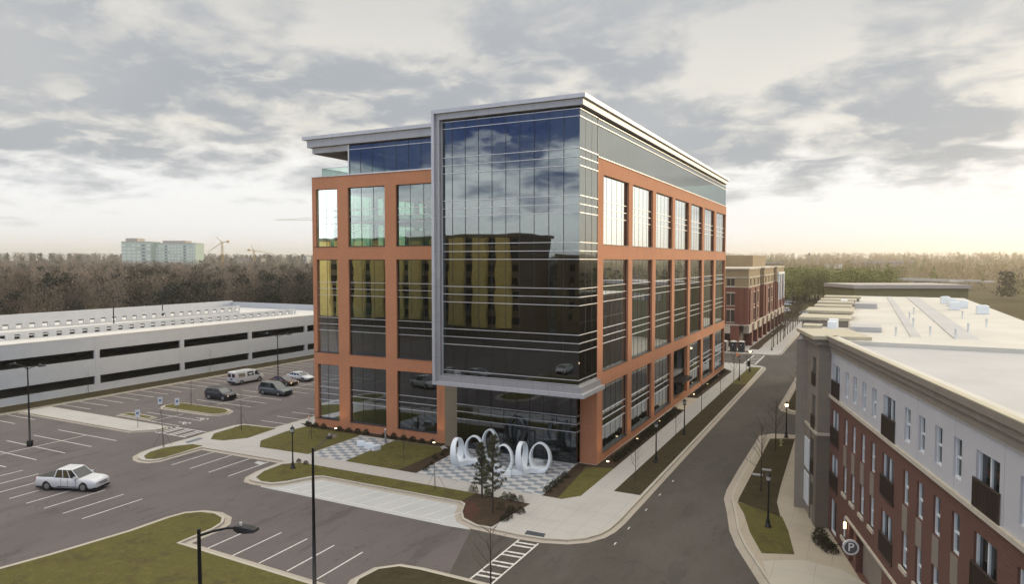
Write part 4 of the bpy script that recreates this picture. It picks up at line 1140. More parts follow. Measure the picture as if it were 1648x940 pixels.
for i, (s_, nn) in enumerate([(2.2,1.0),(2.9,1.1),(3.6,1.0),(4.3,.8)]):
    x, y = aptpt(s_, nn); o = put([shr[0]], 0, (x,y,.16), 'dark hedge plant at the foot of the brick apartment wall', 'hedge at the apartment wall', 1.35)

# ---- the woods: tree meshes shared by many copies
BT = [mat('winter_twigs', (.21,.165,.12), .95), mat('winter_twigs_dark', (.115,.088,.062), .95)]
EV = [mat('evergreen_needles', (.016,.020,.011), .9, col2=(.030,.032,.016), nscale=1), mat('olive_needles', (.13,.15,.038), .9, col2=(.24,.23,.07), nscale=1)]
def wood_bare(seed, h=16, n=480):
    R = random.Random(seed); tr = MB().tube((0,0,0),(0,0,h*.7),.22,.06,5); vs, fs = [], []
    for i in range(n):
        t = R.uniform(.30,1); a = R.uniform(0,6.28); env = math.sin(min(1,(t-.2)/.8)*math.pi*.85)**.6
        r = env*h*.24*R.random()**.5
        p = Vector((r*math.cos(a), r*math.sin(a), h*t*.95))
        d = Vector((math.cos(a)*.45+R.gauss(0,.3), math.sin(a)*.45+R.gauss(0,.3), 1)).normalized()
        blade(vs, fs, p, d, h*R.uniform(.06,.13), .07, R)
    for i in range(16):
        a = i*2.4; z = h*(.25+.5*i/16); d = Vector((math.cos(a)*.5, math.sin(a)*.5, 1)).normalized(); tr.tube((0,0,z), Vector((0,0,z))+d*h*.28, .08, .02, 4, False)
    return tr, MB().add(vs, fs)
def wood_ever(seed, h=15, n=900, rw=.26):
    R = random.Random(seed); tr = MB().tube((0,0,0),(0,0,h*.85),.25,.05,5); vs, fs = [], []
    cl = [(R.uniform(0,6.28), R.uniform(.25,.97)) for _ in range(38)]
    for a0, t in cl:
        env = h*rw*(1.05-t)**.55*R.uniform(.5,1)
        c = Vector((env*math.cos(a0), env*math.sin(a0), h*t)); cr_ = h*.075*R.uniform(.6,1.3)
        for _ in range(n//38):
            p = c+Vector((R.gauss(0,cr_), R.gauss(0,cr_), R.gauss(0,cr_*.6)))
            d = Vector((R.gauss(0,1), R.gauss(0,1), R.gauss(.2,.7))).normalized()
            blade(vs, fs, p, d, R.uniform(.5,.9), .4, R)
    return tr, MB().add(vs, fs)
def wproto(kind, i, m, name, label):
    T = thing(name, label, 'tree'); tr, cr = (wood_bare if kind == 'b' else wood_ever)(100+i)
    tr.build('trunk', BARK, T); cr.build('crown', m, T); return remember(T)
WB = [wproto('b', i, BT[i % 2], 'wood_tree', 'x') for i in range(4)]
WE = [wproto('e', 10+i, EV[0], 'evergreen_tree', 'x') for i in range(3)]
WG = [wproto('e', 20+i, EV[1], 'pine_tree', 'x') for i in range(3)]
rw = random.Random(11)
# individuals along the near edge of the wood behind the garage
def woodrow(n, xr, yr, protos, label, group, smin, smax, zb=-.3):
    for i in range(n):
        x = rw.uniform(*xr); y = rw.uniform(*yr); s = rw.uniform(smin, smax)
        place(protos, rw.randrange(len(protos)), (x, y, zb), label, group, scale=(s*1.05,s*1.05,s))
woodrow(52, (-190,-158), (30,190), WE, 'dark evergreen at the edge of the wood behind the garage', 'evergreens behind the garage', .72, 1.08)
woodrow(60, (-215,-160), (25,200), WB, 'bare brown tree at the edge of the wood behind the garage', 'bare trees behind the garage', .7, 1.0)
woodrow(50, (-290,-215), (60,290), WB, 'bare brown tree farther back in the wood behind the garage', 'bare trees deeper in the wood', .85, 1.1)
woodrow(16, (-290,-225), (60,290), WE, 'dark evergreen standing deeper in the brown wood', 'evergreens deeper in the wood', .9, 1.15)
# green pines beyond the end of the street, one by one
for i in range(100):
    px = rw.uniform(1205, 1440); d = rw.uniform(330, 420); x, y = far(px, d); s = rw.uniform(.78, 1.12)
    if px > 1330: s *= 1.0
    place(WG, i, (x,y,-.3), 'olive green pine in the belt beyond the end of the street', 'pines beyond the street end', scale=(s*1.3,s*1.3,s))
# the far wood as one mass, built of many small trees
def mass(name, pts, variants, mats, kind='stuff'):
    V, F, Mi = [], [], []; off = 0
    for (x, y, z, s, a, vi) in pts:
        v, f, mi = variants[vi]; c, n_ = math.cos(a), math.sin(a)
        w_ = np.empty_like(v); w_[:,0] = (v[:,0]*c-v[:,1]*n_)*s+x; w_[:,1] = (v[:,0]*n_+v[:,1]*c)*s+y; w_[:,2] = v[:,2]*s+z
        V.append(w_); F.append(f+off); Mi.append(np.full(len(f), mi, np.int32)); off += len(v)
    V = np.concatenate(V); F = np.concatenate(F); Mi = np.concatenate(Mi)
    me = bpy.data.meshes.new(name); me.vertices.add(len(V)); me.vertices.foreach_set('co', V.astype(np.float32).ravel())
    me.loops.add(F.size); me.loops.foreach_set('vertex_index', F.astype(np.int32).ravel())
    me.polygons.add(len(F)); me.polygons.foreach_set('loop_start', np.arange(0, F.size, 3, dtype=np.int32)); me.polygons.foreach_set('loop_total', np.full(len(F), 3, np.int32))
    for m in mats: me.materials.append(m)
    me.polygons.foreach_set('material_index', Mi); me.update(calc_edges=True); me.validate()
    o = bpy.data.objects.new(name, me); COL.objects.link(o); o['kind'] = kind; return o
def variant(kind, seed, n, mi):
    R = random.Random(seed); vs, fs = [], []
    for i in range(n):
        t = R.uniform(.15,1); a = R.uniform(0,6.28)
        if kind == 'b':
            r = math.sin(min(1,(t-.1)/.9)*math.pi*.85)**.6*4.2*R.random()**.5; p = Vector((r*math.cos(a), r*math.sin(a), 14*t))
            d = Vector((math.cos(a)*.4+R.gauss(0,.3), math.sin(a)*.4+R.gauss(0,.3), 1)).normalized(); blade(vs, fs, p, d, R.uniform(1.2,2.6), .42, R)
        else:
            r = (1.05-t)**.6*4.2*R.random()**.4; p = Vector((r*math.cos(a), r*math.sin(a), 14*t))
            d = Vector((R.gauss(0,1), R.gauss(0,1), R.gauss(.2,.7))).normalized(); blade(vs, fs, p, d, R.uniform(1.2,2.2), 1.1, R)
    return np.array(vs), np.array(fs), mi
vb = [variant('b', 200+i, 90, i % 2) for i in range(5)]; ve = [variant('e', 210+i, 110, 2) for i in range(4)]; vg = [variant('e', 220+i, 90, 3) for i in range(3)]
AV = vb+ve+vg
pts = []
def gz(x, y):
    r = math.hypot(x, y-60); return -.35 if r < 900 else -.35+(r-900)/2300*24
for i in range(2600):       # left wood
    az = rw.uniform(-68, -40); d = 300+rw.random()**1.3*900; x, y = d*math.sin(math.radians(az)), d*math.cos(math.radians(az))
    if x > -200: continue
    s = rw.uniform(.62,1.08)*(1+(d-300)/3600); vi = rw.randrange(5) if rw.random() < .82 else 5+rw.randrange(4)
    pts.append((x, y, gz(x,y), s, rw.uniform(0,6.28), vi))
mass('far_wood', pts, AV, BT+EV)
pts = []
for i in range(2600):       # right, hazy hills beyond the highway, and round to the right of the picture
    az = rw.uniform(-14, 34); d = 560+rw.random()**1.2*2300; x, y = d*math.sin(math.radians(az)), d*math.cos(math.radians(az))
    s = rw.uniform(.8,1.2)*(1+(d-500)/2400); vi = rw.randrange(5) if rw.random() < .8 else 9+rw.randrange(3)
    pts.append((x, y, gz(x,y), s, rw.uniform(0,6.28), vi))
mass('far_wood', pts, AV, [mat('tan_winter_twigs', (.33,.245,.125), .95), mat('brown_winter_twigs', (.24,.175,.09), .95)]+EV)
pts = []
for i in range(900):        # horizon rim on the left
    az = rw.uniform(-70, -38); d = 1300+rw.random()*1700; x, y = d*math.sin(math.radians(az)), d*math.cos(math.radians(az))
    pts.append((x, y, gz(x,y), rw.uniform(1.1,2.0), rw.uniform(0,6.28), rw.randrange(9)))
mass('far_wood', pts, AV, BT+EV)
pts = []
for i in range(1500):        # woods all round, seen in the glass
    az = rw.uniform(34, 290); d = 230+rw.random()*900; x, y = d*math.sin(math.radians(az)), d*math.cos(math.radians(az))
    pts.append((x, y, gz(x,y), rw.uniform(.9,1.6), rw.uniform(0,6.28), rw.randrange(9)))
for i in range(700):
    az = rw.uniform(-2, 60); d = 170+rw.random()*380; x, y = d*math.sin(math.radians(az)), d*math.cos(math.radians(az))
    if x < 60: continue
    pts.append((x, y, gz(x,y), rw.uniform(.6,1.1), rw.uniform(0,6.28), rw.randrange(12)))
mass('far_wood', pts, AV, BT+EV)

# ------------------------------------------------------------------ lamps
GLOW = mat('lamp_glow', (.9,.8,.6), .5, emit=(1.0,.72,.38), estr=6.0)
LENS = mat('lamp_lens', (.42,.42,.40), .3)
def lamp_proto(lit):
    T = thing('street_lamp', 'black post lamp', 'street lamp')
    MB().lathe((0,0,0), [(.24,0),(.24,.08),(.17,.12),(.13,.45),(.09,.62),(.085,.66)], 12).build('base', BLACK, T)
    MB().lathe((0,0,.66), [(.075,0),(.06,1.2),(.05,2.35),(.07,2.38),(.07,2.44),(.045,2.5),(.04,2.6)], 12).build('pole', BLACK, T)
    hd = MB().lathe((0,0,3.26), [(.05,0),(.15,.06),(.17,.12),(.17,.15)], 10).build('lamp_head', BLACK, T)
    MB().lathe((0,0,3.41), [(.13,0),(.18,.18),(.19,.32)], 10).build('lantern_glass', GLOW if lit else LENS, T)
    cap = MB().lathe((0,0,3.73), [(.23,0),(.21,.05),(.12,.16),(.04,.22),(.03,.30),(.012,.38)], 10)
    for k in range(4):
        a = k*math.pi/2; cap.tube((.17*math.cos(a),.17*math.sin(a),-.34+0),(.2*math.cos(a),.2*math.sin(a),0),.012,n=4) if False else None
    cap.build('lamp_cap', BLACK, T)
    return remember(T)
LP0, LP1 = lamp_proto(False), lamp_proto(True)
LG = 'black post-top street lamps'
for i, (x, y, lit, lb) in enumerate([(-47.1,47.35,0,'unlit black post lamp on the lawn by the angled parking pad'),
        (-17.5,64.7,0,'nearest black post lamp of the office-side verge'),(-17.55,76.6,0,'second black post lamp of the office-side verge, before the side entrance'),
        (-17.7,115.4,0,'black post lamp where the verge turns green'),(-17.5,125.5,1,'glowing black post lamp at the far end of the green verge'),
        (-5.9,52.5,0,'unlit black post lamp on the grass before the apartment block'),(-7.3,80.3,1,'glowing black post lamp at the far tip of the right-hand verge'),
        (-17.6,158.2,0,'black post lamp before the row of dark street trees'),(-5.6,99.0,1,'glowing post lamp peeping out beside the apartment tower')]):
    s = 1.0
    place([LP1] if lit else [LP0], 0, (x,y,.16), lb, LG, rz=0)
def lot_light(name, loc, h, label, arm_dir, arms=1, r=.1):
    T = thing(name, label, 'lamp post', loc, arm_dir)
    MB().lathe((0,0,0), [(.3,0),(.3,.6),(.28,.62),(r*1.3,.63),(r,h*.5),(r*.75,h-.02),(r*.8,h)], 12).build('pole', BLACK, T)
    for k in range(arms):
        s = 1 if k == 0 else -1
        am = MB(); pts_ = [(0,0,h-.25),(.6*s,0,h-.02),(1.2*s,0,h+.16),(1.6*s,0,h+.2)]
        for a, b in zip(pts_, pts_[1:]): am.tube(a, b, .05, .04, 8)
        a_ = am.build('arm', BLACK, T)
        hd = MB(); 
        prof = [(1.5,.09,.05),(1.75,.2,.09),(2.1,.22,.07),(2.4,.17,.03)]
        vs, fs = [], []
        for (x, wd, th) in prof:
            vs += [(x*s,-wd,h+.19-th),(x*s,wd,h+.19-th),(x*s,wd*.8,h+.22+th),(x*s,-wd*.8,h+.22+th)]
        for i in range(3):
            o = i*4; fs += [(o,o+1,o+5,o+4),(o+1,o+2,o+6,o+5),(o+2,o+3,o+7,o+6),(o+3,o,o+4,o+7)]
        fs += [(0,3,2,1),(12,13,14,15)]
        hd.add(vs, fs).build('lamp_head', BLACK, T)
        MB().tube((1.75*s,0,h+.3),(1.75*s,0,h+.42),.05).build('photocell', LENS, T)
    return T
x, y = at(506.5, 964); lot_light('parking_lot_light', (x, y, .1), 8.7, 'tall black car park light on the bottom edge with arm reaching up right', math.radians(100), r=.09)
dd = ray(320, 852); t_ = 27.0/math.hypot(dd.x, dd.y); hh = CAM_H+dd.z*t_
lot_light('parking_lot_light', (dd.x*t_, dd.y*t_, .1), hh-.1, 'black car park light low on the left, its arm pointing right', math.radians(12), r=.085)
lot_light('parking_lot_light', (-77.9,75.6,0), 8.4, 'twin-headed black light pole between the parked cars', math.radians(10), 2, .08)
lot_light('parking_lot_light', (-77.9,41,0), 8.4, 'twin-headed black light pole at the left edge of the car park', math.radians(10), 2, .08)
lot_light('roof_light', (-140,102,7.2), 5.6, 'light pole on the garage roof, right one of two', 1.2, 2, .1)
lot_light('roof_light', (-122,79,7.2), 5.8, 'light pole on the garage roof, left one of two', 1.2, 2, .1)

# ground spotlights, all lit
UPG = 'ground spotlights at the foot of the office walls'
def spot(x, y, label, aim, z=.17, energy=55):
    T = thing('ground_spotlight', label, 'spotlight', (x, y, z), group=UPG)
    MB().lathe((0,0,0), [(.05,0),(.05,.14),(.12,.15),(.14,.2)], 10).build('housing', BLACK, T)
    MB().lathe((0,0,.2), [(.14,0),(.13,.03),(.05,.06)], 10).build('lens', GLOW, T)
    ld = bpy.data.lights.new('spotlight_beam', 'SPOT'); ld.energy = energy; ld.color = (1,.62,.3); ld.spot_size = math.radians(75); ld.spot_blend = .8; ld.shadow_soft_size = .1
    lo = bpy.data.objects.new('spotlight_beam', ld); COL.objects.link(lo); lo.parent = T; lo.location = (0,0,.32)
    d = Vector(aim)-Vector((x,y,z+.32)); lo.rotation_euler = d.to_track_quat('-Z','Y').to_euler()
for (x, y, aim, lb) in [(-53.4,60.4,(-52.9,61.3,4.5),'lit ground spotlight at the left front pier'),(-40.0,60.3,(-39.6,61.3,4.5),'lit ground spotlight left of the tan pillar'),
        (-21.45,62.1,(-22.3,62.1,4.5),'lit ground spotlight nearest the office corner on the street side'),(-21.45,71.6,(-22.3,71.5,4.5),'lit ground spotlight at the second street-side pier'),
        (-21.45,80.8,(-22.3,80.7,4.5),'lit ground spotlight at the third street-side pier'),(-21.45,99.4,(-22.3,99.4,4.5),'lit ground spotlight just past the side entrance'),
        (-21.4,108.7,(-22.3,108.7,4.5),'lit ground spotlight second past the side entrance'),(-21.4,118.0,(-22.3,118,4.5),'lit ground spotlight farthest along the office side')]:
    spot(x, y, lb, aim)
# wall lamps of the apartment block
for (s_, z, lb) in ((5.15,2.3,'orange glowing wall lamp beside the garage entrance'),(6.9,1.75,'orange glowing wall lamp inside the garage entrance')):
    x, y = aptpt(s_, .02); T = thing('wall_lamp', lb, 'wall lamp', (x,y,z), math.atan2(AN[1],AN[0]))
    MB().box(.0,.06,-.06,.06,-.2,.2).build('back_plate', BLACK, T); MB().lathe((.14,0,-.2),[(.08,0),(.09,.4)],8).build('shade', GLOW, T)

# signs, posts, cone, toilets, bins
SIGN_B = mat('sign_blue', (.03,.12,.32), .5); SIGN_W = mat('sign_face', (.62,.64,.64), .5)
for (x, y, lb) in [(-74.8,51.0,'blue and white wheelchair parking sign at the left edge'),(-79.1,57.0,'wheelchair parking sign seen edge-on at the island tip'),(-76.7,57.6,'wheelchair parking sign on a tall post by the oval grass island')]:
    T = thing('parking_sign', lb, 'sign', (x,y,0), math.radians(58), group='wheelchair parking signs')
    MB().tube((0,0,0),(0,0,2.2),.03).build('post', mat('grey_post', (.2,.2,.2), .5), T)
    pn = MB().box(-.26,.26,-.06,-.035,1.35,2.25).build('sign_panel', SIGN_W, T)
    sy = MB()
    sy.box(-.13,.13,-.068,-.062,1.72,1.98)
    sy.build('sign_symbol', SIGN_B, T)
    MB().tube((-.01,-.075,1.93),(-.01,-.07,1.93),.025).box(-.02,.01,-.078,-.07,1.82,1.9).box(-.02,.06,-.078,-.07,1.80,1.825).build('sign_symbol', SIGN_W, T)
T = thing('marker_post', 'white and orange marker post on the sidewalk at the left corner of the office', 'marker', (-58.7,61.7,.16))
MB().lathe((0,0,0),[(.28,0),(.28,.06),(.12,.08)],10).build('base', mat('rubber_base', (.03,.02,.02), .8), T)
MB().lathe((0,0,.08),[(.1,0),(.08,.35)],10).build('post', WHITE, T)
ORG = mat('safety_orange', (.65,.16,.03), .5)
MB().lathe((0,0,.43),[(.081,0),(.078,.15)],10).build('stripe', ORG, T); MB().lathe((0,0,.58),[(.078,0),(.072,.2)],10).build('stripe', WHITE, T)
MB().lathe((0,0,.78),[(.072,0),(.068,.15),(.03,.2)],10).build('stripe', ORG, T)
T = thing('traffic_cone', 'small orange cone beside the portable toilets', 'cone', (-22.9,146.6,.02))
MB().box(-.25,.25,-.25,.25,0,.05).build('base', ORG, T); MB().lathe((0,0,.05),[(.2,0),(.04,.8)],10).build('body', ORG, T)
T = thing('litter_bin', 'dark litter bin at the end of the green verge', 'bin', (-18.6,131.9,.16))
MB().lathe((0,0,0),[(.28,0),(.3,.85)],12).build('body', mat('bin_green', (.03,.035,.03), .6), T); MB().lathe((0,0,.85),[(.32,0),(.3,.1),(.12,.2)],12).build('lid', BLACK, T)
T = thing('bollard', 'short grey post at the back of the left chequered plaza', 'bollard', (-45.0,58.6,.16))
MB().lathe((0,0,0),[(.1,0),(.1,1.35),(.08,1.4)],10).build('post', mat('bollard_grey', (.22,.22,.21), .5), T); MB().lathe((0,0,1.4),[(.11,0),(.11,.08),(.04,.12)],10).build('cap', SIGN_W, T)
DKB = mat('toilet_shell', (.03,.035,.04), .5); LTB = mat('toilet_roof', (.55,.52,.45), .5)
for i, (x, y, lb) in enumerate([(-26.3,151.6,'pale-roofed portable toilet half hidden by the office corner'),(-24.6,152.0,'middle dark portable toilet by the red brick building'),(-23.0,152.4,'rightmost dark portable toilet by the red brick building')]):
    T = thing('portable_toilet', lb, 'portable toilet', (x,y,.16), math.radians(-6), group='portable toilets')
    MB().box(-.58,.58,-.58,.58,0,2.1).build('shell', DKB if i else LTB, T)
    MB().box(-.42,.42,-.63,-.585,.15,1.95).build('door', mat('toilet_door', (.045,.05,.055), .5), T)
    MB().box(-.12,.12,-.66,-.635,1.4,1.6).build('door_label', SIGN_W, T)
    MB().prism([(-.64,-.64),(.64,-.64),(.64,.64),(-.64,.64)],2.101,2.2).lathe((0,0,2.2),[(.6,0),(.5,.12),(.2,.2)],12).build('roof', LTB, T)
# white rounded seats on the left plaza
for (px, py, a, sx, lb) in ((582,717.5,.3,1.0,'white rounded seat block, leftmost of the three on the plaza'),(594.5,721,.1,1.15,'white rounded seat block, middle of the three on the plaza'),(605.5,724.5,1.2,1.05,'white rounded seat block, rightmost of the three on the plaza')):
    x, y = at(px, py, .16); T = thing('seat_block', lb, 'seat', (x,y,.16), a, group='white seat blocks')
    m_ = MB(); P_ = [(-.42*sx,-.26),(.42*sx,-.26),(.48*sx,0),(.42*sx,.26),(0,.3),(-.42*sx,.24),(-.5*sx,0)]
    P_ = smooth_poly(P_, it=2)
    m_.prism(P_, 0, .46); m_.prism(offset(P_, -.05), .46, .52)
    m_.build('seat', WHITE, T)
# utility lids
for (px, py, lb) in ((1219,765,'pale utility lid nearer the lamp on the right-hand verge'),(1233,757,'pale utility lid farther from the lamp on the right-hand verge')):
    x, y = at(px, py, .16); tag(MB().box(-.45,.45,-.25,.25,0,.06).build('utility_lid', mat('lid_concrete', (.3,.3,.3), .8)), lb, 'utility lid').location = (x,y,.16)
x, y = at(1257,718,.16)
T = thing('fire_hydrant', 'small yellowish hydrant in the brown right-hand verge', 'hydrant', (x,y,.16)); HY = mat('hydrant_paint', (.42,.36,.16), .5)
MB().lathe((0,0,0),[(.16,0),(.16,.05),(.1,.08),(.1,.5),(.13,.52),(.12,.6),(.05,.7)],10).build('barrel', HY, T); MB().tube((-.2,0,.4),(.2,0,.4),.06).build('nozzle', HY, T)

# ------------------------------------------------------------------ white loop sculpture
def sculpture():
    T = thing('loop_sculpture', 'white looping ribbon sculpture with bench seats on the chequered plaza', 'sculpture', (-30,56.5,.16))
    def loop(cx, cy, ang, w2, h, wd_b=.95, wd_t=.5, th_b=.34, th_t=.13, skew=0, open_=0.0):
        """closed upright ribbon ring in the plane at angle ang"""
        N = 44; vs, fs = [], []
        ux, uy = math.cos(ang), math.sin(ang); nx, ny = -uy, ux
        for i in range(N):
            t = 2*math.pi*i/N; s = math.sin(t); c = math.cos(t)
            k = (1-s)/2                                        # 1 at the foot
            ww = w2*(1+.10*math.sin(2*t)*0)*(1 if s < 0 else 1-.06*s)
            px = ww*c; pz = h/2+h/2*s
            g = math.hypot(c/ww, s/(h/2)) ; ox, oz = (c/ww)/g, (s/(h/2))/g
            th = th_t+(th_b-th_t)*k**1.6; wd = wd_t+(wd_b-wd_t)*k
            sk = skew*(k-.5)
            for (a, b) in ((0,-.5),(0,.5),(-1,.5),(-1,-.5)):
                X = px+ox*th*a; Z = pz+oz*th*a; Nn = wd*b+sk*c
                vs.append((cx+ux*X+nx*Nn, cy+uy*X+ny*Nn, max(Z,0)))
        for i in range(N):
            j = (i+1) % N
            for q in range(4): fs.append((i*4+q, i*4+(q+1)%4, j*4+(q+1)%4, j*4+q))
        m = MB().add(vs, fs, 0, True); o = m.build('loop', WHITE, T)
        o.data.shade_smooth()
        bv = o.modifiers.new('bevel', 'BEVEL'); bv.width = .035; bv.segments = 2; bv.limit_method = 'ANGLE'
        es = o.modifiers.new('es', 'EDGE_SPLIT'); es.split_angle = math.radians(50)
        return o
    def L(px, py): x, y = at(px, py, .16); return x+30, y-56.5
    def bench(pts_, wd, h=.5):
        # curved bench following a centre line
        n = len(pts_); lft, rgt = [], []
        for i in range(n):
            a = pts_[max(i-1,0)]; b = pts_[min(i+1,n-1)]; dx, dy = b[0]-a[0], b[1]-a[1]; l = math.hypot(dx,dy)
            lft.append((pts_[i][0]-dy/l*wd/2, pts_[i][1]+dx/l*wd/2)); rgt.append((pts_[i][0]+dy/l*wd/2, pts_[i][1]-dx/l*wd/2))
        o = MB().prism(lft+rgt[::-1], 0, h).build('bench', WHITE, T)
        bv = o.modifiers.new('bevel', 'BEVEL'); bv.width = .05; bv.segments = 2
    x, y = L(736,750.5); loop(x, y, math.radians(98), 1.02, 2.72, .8, .42, skew=.25)
    x, y = L(762,748); loop(x, y+.2, math.radians(6), 1.0, 2.75, .75, .40)
    x, y = L(786.5,746); loop(x, y+.35, math.radians(-4), .92, 3.25, .8, .42)
    x, y = L(810,764); loop(x, y+.1, math.radians(8), .92, 2.75, .75, .40)
    x, y = L(840,762.5); loop(x, y, math.radians(96), 1.0, 2.95, .75, .40, skew=.25)
    x, y = L(869,761.5); loop(x, y+.1, math.radians(7), 1.03, 2.8, .9, .42)
    bench([L(728,751),L(738,750.5),L(752,747),L(776,747)], .95, .55)
    bench([L(770,735.5),L(784,736)], .8, .5)
    bench([L(797,757),L(812,764),L(824,764.5)], .9, .5)
    bench([L(822,763),L(838,764),L(852,760),L(878,761)], .95, .55)
    bench([L(857,748),L(871,751)], .8, .5)
sculpture()

# ------------------------------------------------------------------ vehicles
TYRE = mat('tyre_rubber', (.015,.015,.015), .8); RIM = mat('wheel_rim', (.35,.35,.36), .3, .8)
CGL = mat('car_glass', (.02,.025,.03), .04, spec=1.0); HEADL = mat('headlight', (.75,.72,.62), .15); TAILL = mat('taillight', (.30,.02,.015), .25)
PLAST = mat('dark_trim', (.02,.02,.02), .6)
HEAD_ON = mat('headlight_lit', (.9,.7,.4), .3, emit=(1,.66,.3), estr=1.6)
def paint(name, col, metal=.2): 
    m = mat(name, col, .28 if max(col) > .3 else .42, metal, spec=.6); m.node_tree.nodes['Principled BSDF'].inputs['Coat Weight'].default_value = .5; return m
def car_proto(label, body, L, W, H, belt, prof, cabin, group=None, glass_x=None, roof_col=None, van=False, lit=False):
    """body side profile prof: list of (x, ztop of lower body, halfwidth factor); cabin: (x0 base, x1 roof, x2 roof, x3 base). x forward."""
    T = thing('parked_car', label, 'van' if van else 'car')
    hw = W/2; vs, fs = [], []; n = len(prof)
    for (x, zt, k) in prof:
        w_ = hw*k; zb = .28 if abs(x) < L/2-.25 else .38
        vs += [(x,-w_*.93,zb),(x,-w_,zb+.16),(x,-w_,(zb+zt)*.52+.03),(x,-w_*.955,zt-.07),(x,-w_*.88,zt),(x,w_*.88,zt),(x,w_*.955,zt-.07),(x,w_,(zb+zt)*.52+.03),(x,w_,zb+.16),(x,w_*.93,zb)]
    for i in range(n-1):
        for q in range(10): a = i*10+q; b = i*10+(q+1)%10; fs.append((a, b, b+10, a+10))
    fs += [tuple(range(9,-1,-1)), tuple(range((n-1)*10, n*10))]
    fs = [tuple(reversed(f)) for f in fs]
    o = MB().add(vs, fs, 0, True).build('body', body, T); o.data.shade_smooth()
    es = o.modifiers.new('es', 'EDGE_SPLIT'); es.split_angle = math.radians(38)
    x0, x1, x2, x3 = cabin; ch = hw*.9; rh = hw*(.74 if not van else .82)
    def ring(x, z, h): return [(x,-h,z),(x,h,z)]
    zb = belt-.03; zr = H
    # glass house: tapered solid of dark glass
    vs = [(x0,-ch,zb),(x3,-ch,zb),(x3,ch,zb),(x0,ch,zb),(x1,-rh,zr-.06),(x2,-rh,zr-.06),(x2,rh,zr-.06),(x1,rh,zr-.06)]
    g = MB().add(vs, [(0,1,5,4),(1,2,6,5),(2,3,7,6),(3,0,4,7)]).build('windows', CGL, T)
    rf = MB(); e = .03
    rv = [(x1-.06,-rh-e,zr-.09),(x2+.06,-rh-e,zr-.09),(x2+.06,rh+e,zr-.09),(x1-.06,rh+e,zr-.09),(x1+.08,-rh*.86,zr),(x2-.12,-rh*.86,zr),(x2-.12,rh*.86,zr),(x1+.08,rh*.86,zr)]
    rf.add(rv, [(4,5,6,7),(0,1,5,4),(1,2,6,5),(2,3,7,6),(3,0,4,7)]); rf.build('roof', roof_col or body, T)
    for s in (-1, 1):
        pl = MB()
        for (xa, xb, r_) in ((x3, x2, .045),(x0, x1, .07)):
            pl.tube((xa,s*ch,zb),(xb,s*rh,zr-.07),r_,r_*.8,5)
        for f in (.36,.66) if L > 4.5 else (.5,):
            xa = x0+(x3-x0)*f; xb = x1+(x2-x1)*f; pl.tube((xa,s*(ch+.0),zb),(xb,s*(rh+.005),zr-.07),.04,.035,4)
        pl.build('pillars', body, T)
    for sy in (-1, 1):
        sm = MB()
        for f in (.30,.58,.9):
            xa = x0+(x3-x0)*f; sm.box(xa-.012,xa+.012,sy*(hw-.006),sy*(hw+.004),.42,belt-.1)
        sm.box(x0+.3,x3-.1,sy*(hw-.006),sy*(hw+.006),.36,.42)
        sm.build('door_seam', PLAST, T)
    for sx in (-1, 1):
        for sy in (-1, 1):
            x = sx*L*.295 + (.02 if sx > 0 else .0); r = .335 if H < 1.6 else .38
            wh = MB().tube((x,sy*(hw-.22),r),(x,sy*(hw+.005),r),r,r,20).build('wheel', TYRE, T)
            MB().tube((x,sy*(hw-.02),r),(x,sy*(hw+.015),r),r*.66,r*.6,12).build('rim', RIM, wh)
            MB().tube((x,sy*(hw-.25),r+.02),(x,sy*(hw-.012),r+.02),r*1.14,r*1.14,20).build('wheel_arch', PLAST, T)
    zf = prof[-1][1]
    for sy in (-1, 1):
        MB().box(L/2-.28,L/2-.02,sy*hw*.52,sy*hw*.86,zf-.16,zf-.02).build('headlight', HEAD_ON if lit else HEADL, T)
        MB().box(-L/2+.0,-L/2+.14,sy*hw*.62,sy*hw*.92,belt-.28,belt-.06).build('taillight', TAILL, T)
        MB().box(x3-.35,x3-.12,sy*(hw*.93),sy*(hw+.14),belt-.02,belt+.14).build('mirror', body, T)
    MB().box(L/2-.06,L/2+.0,-hw*.48,hw*.48,zf-.3,zf-.06).build('grille', PLAST, T)
    MB().box(-L/2+.04,L/2-.04,-hw*.9,hw*.9,.17,.30).build('underbody', PLAST, T)
    MB().box(-L/2-.01,-L/2+.03,-.26,.26,.62,.76).build('number_plate', SIGN_W, T)
    return remember(T)
def sedan(label, m, **k): return car_proto(label, m, 4.7, 1.82, 1.43, .95, [(-2.35,.82,.82),(-2.2,.95,.93),(-1.6,.98,1),(-.6,.95,1),(.7,.95,1),(1.0,.93,1),(1.75,.82,.97),(2.2,.70,.90),(2.35,.60,.78)], (-1.75,-1.0,.15,1.12), **k)
def suv(label, m, L=4.5, H=1.68, **k): 
    s = L/4.5; return car_proto(label, m, L, 1.86*min(s,1.08), H, 1.08, [(-2.25*s,.95,.86),(-2.15*s,1.08,.95),(-1.3*s,1.1,1),(0,1.08,1),(.75*s,1.08,1),(.95*s,1.06,1),(1.7*s,.98,.97),(2.12*s,.88,.92),(2.25*s,.76,.82)], (-2.12*s,-1.75*s,.25*s,1.08*s), **k)
def lay(T, wheels, heading, label):
    (ax, ay), (bx, by) = wheels
    T.location = ((ax+bx)/2, (ay+by)/2, .01); T.rotation_euler = (0,0,heading); T['label'] = label
PW = paint('white_car_paint', (.58,.59,.60), 0); PK = paint('black_car_paint', (.012,.014,.016)); PG = paint('grey_car_paint', (.10,.115,.12), .5); PBR = paint('bronze_car_paint', (.10,.055,.04), .4)
c1 = suv('x', PK, 4.5, 1.62, lit=True); lay(c1, (at(332,641),at(356,643)), 0.04, 'black SUV with glowing headlights, alone at the near end of the parking row'); c1.location = (-80.6, 67.5, .01)
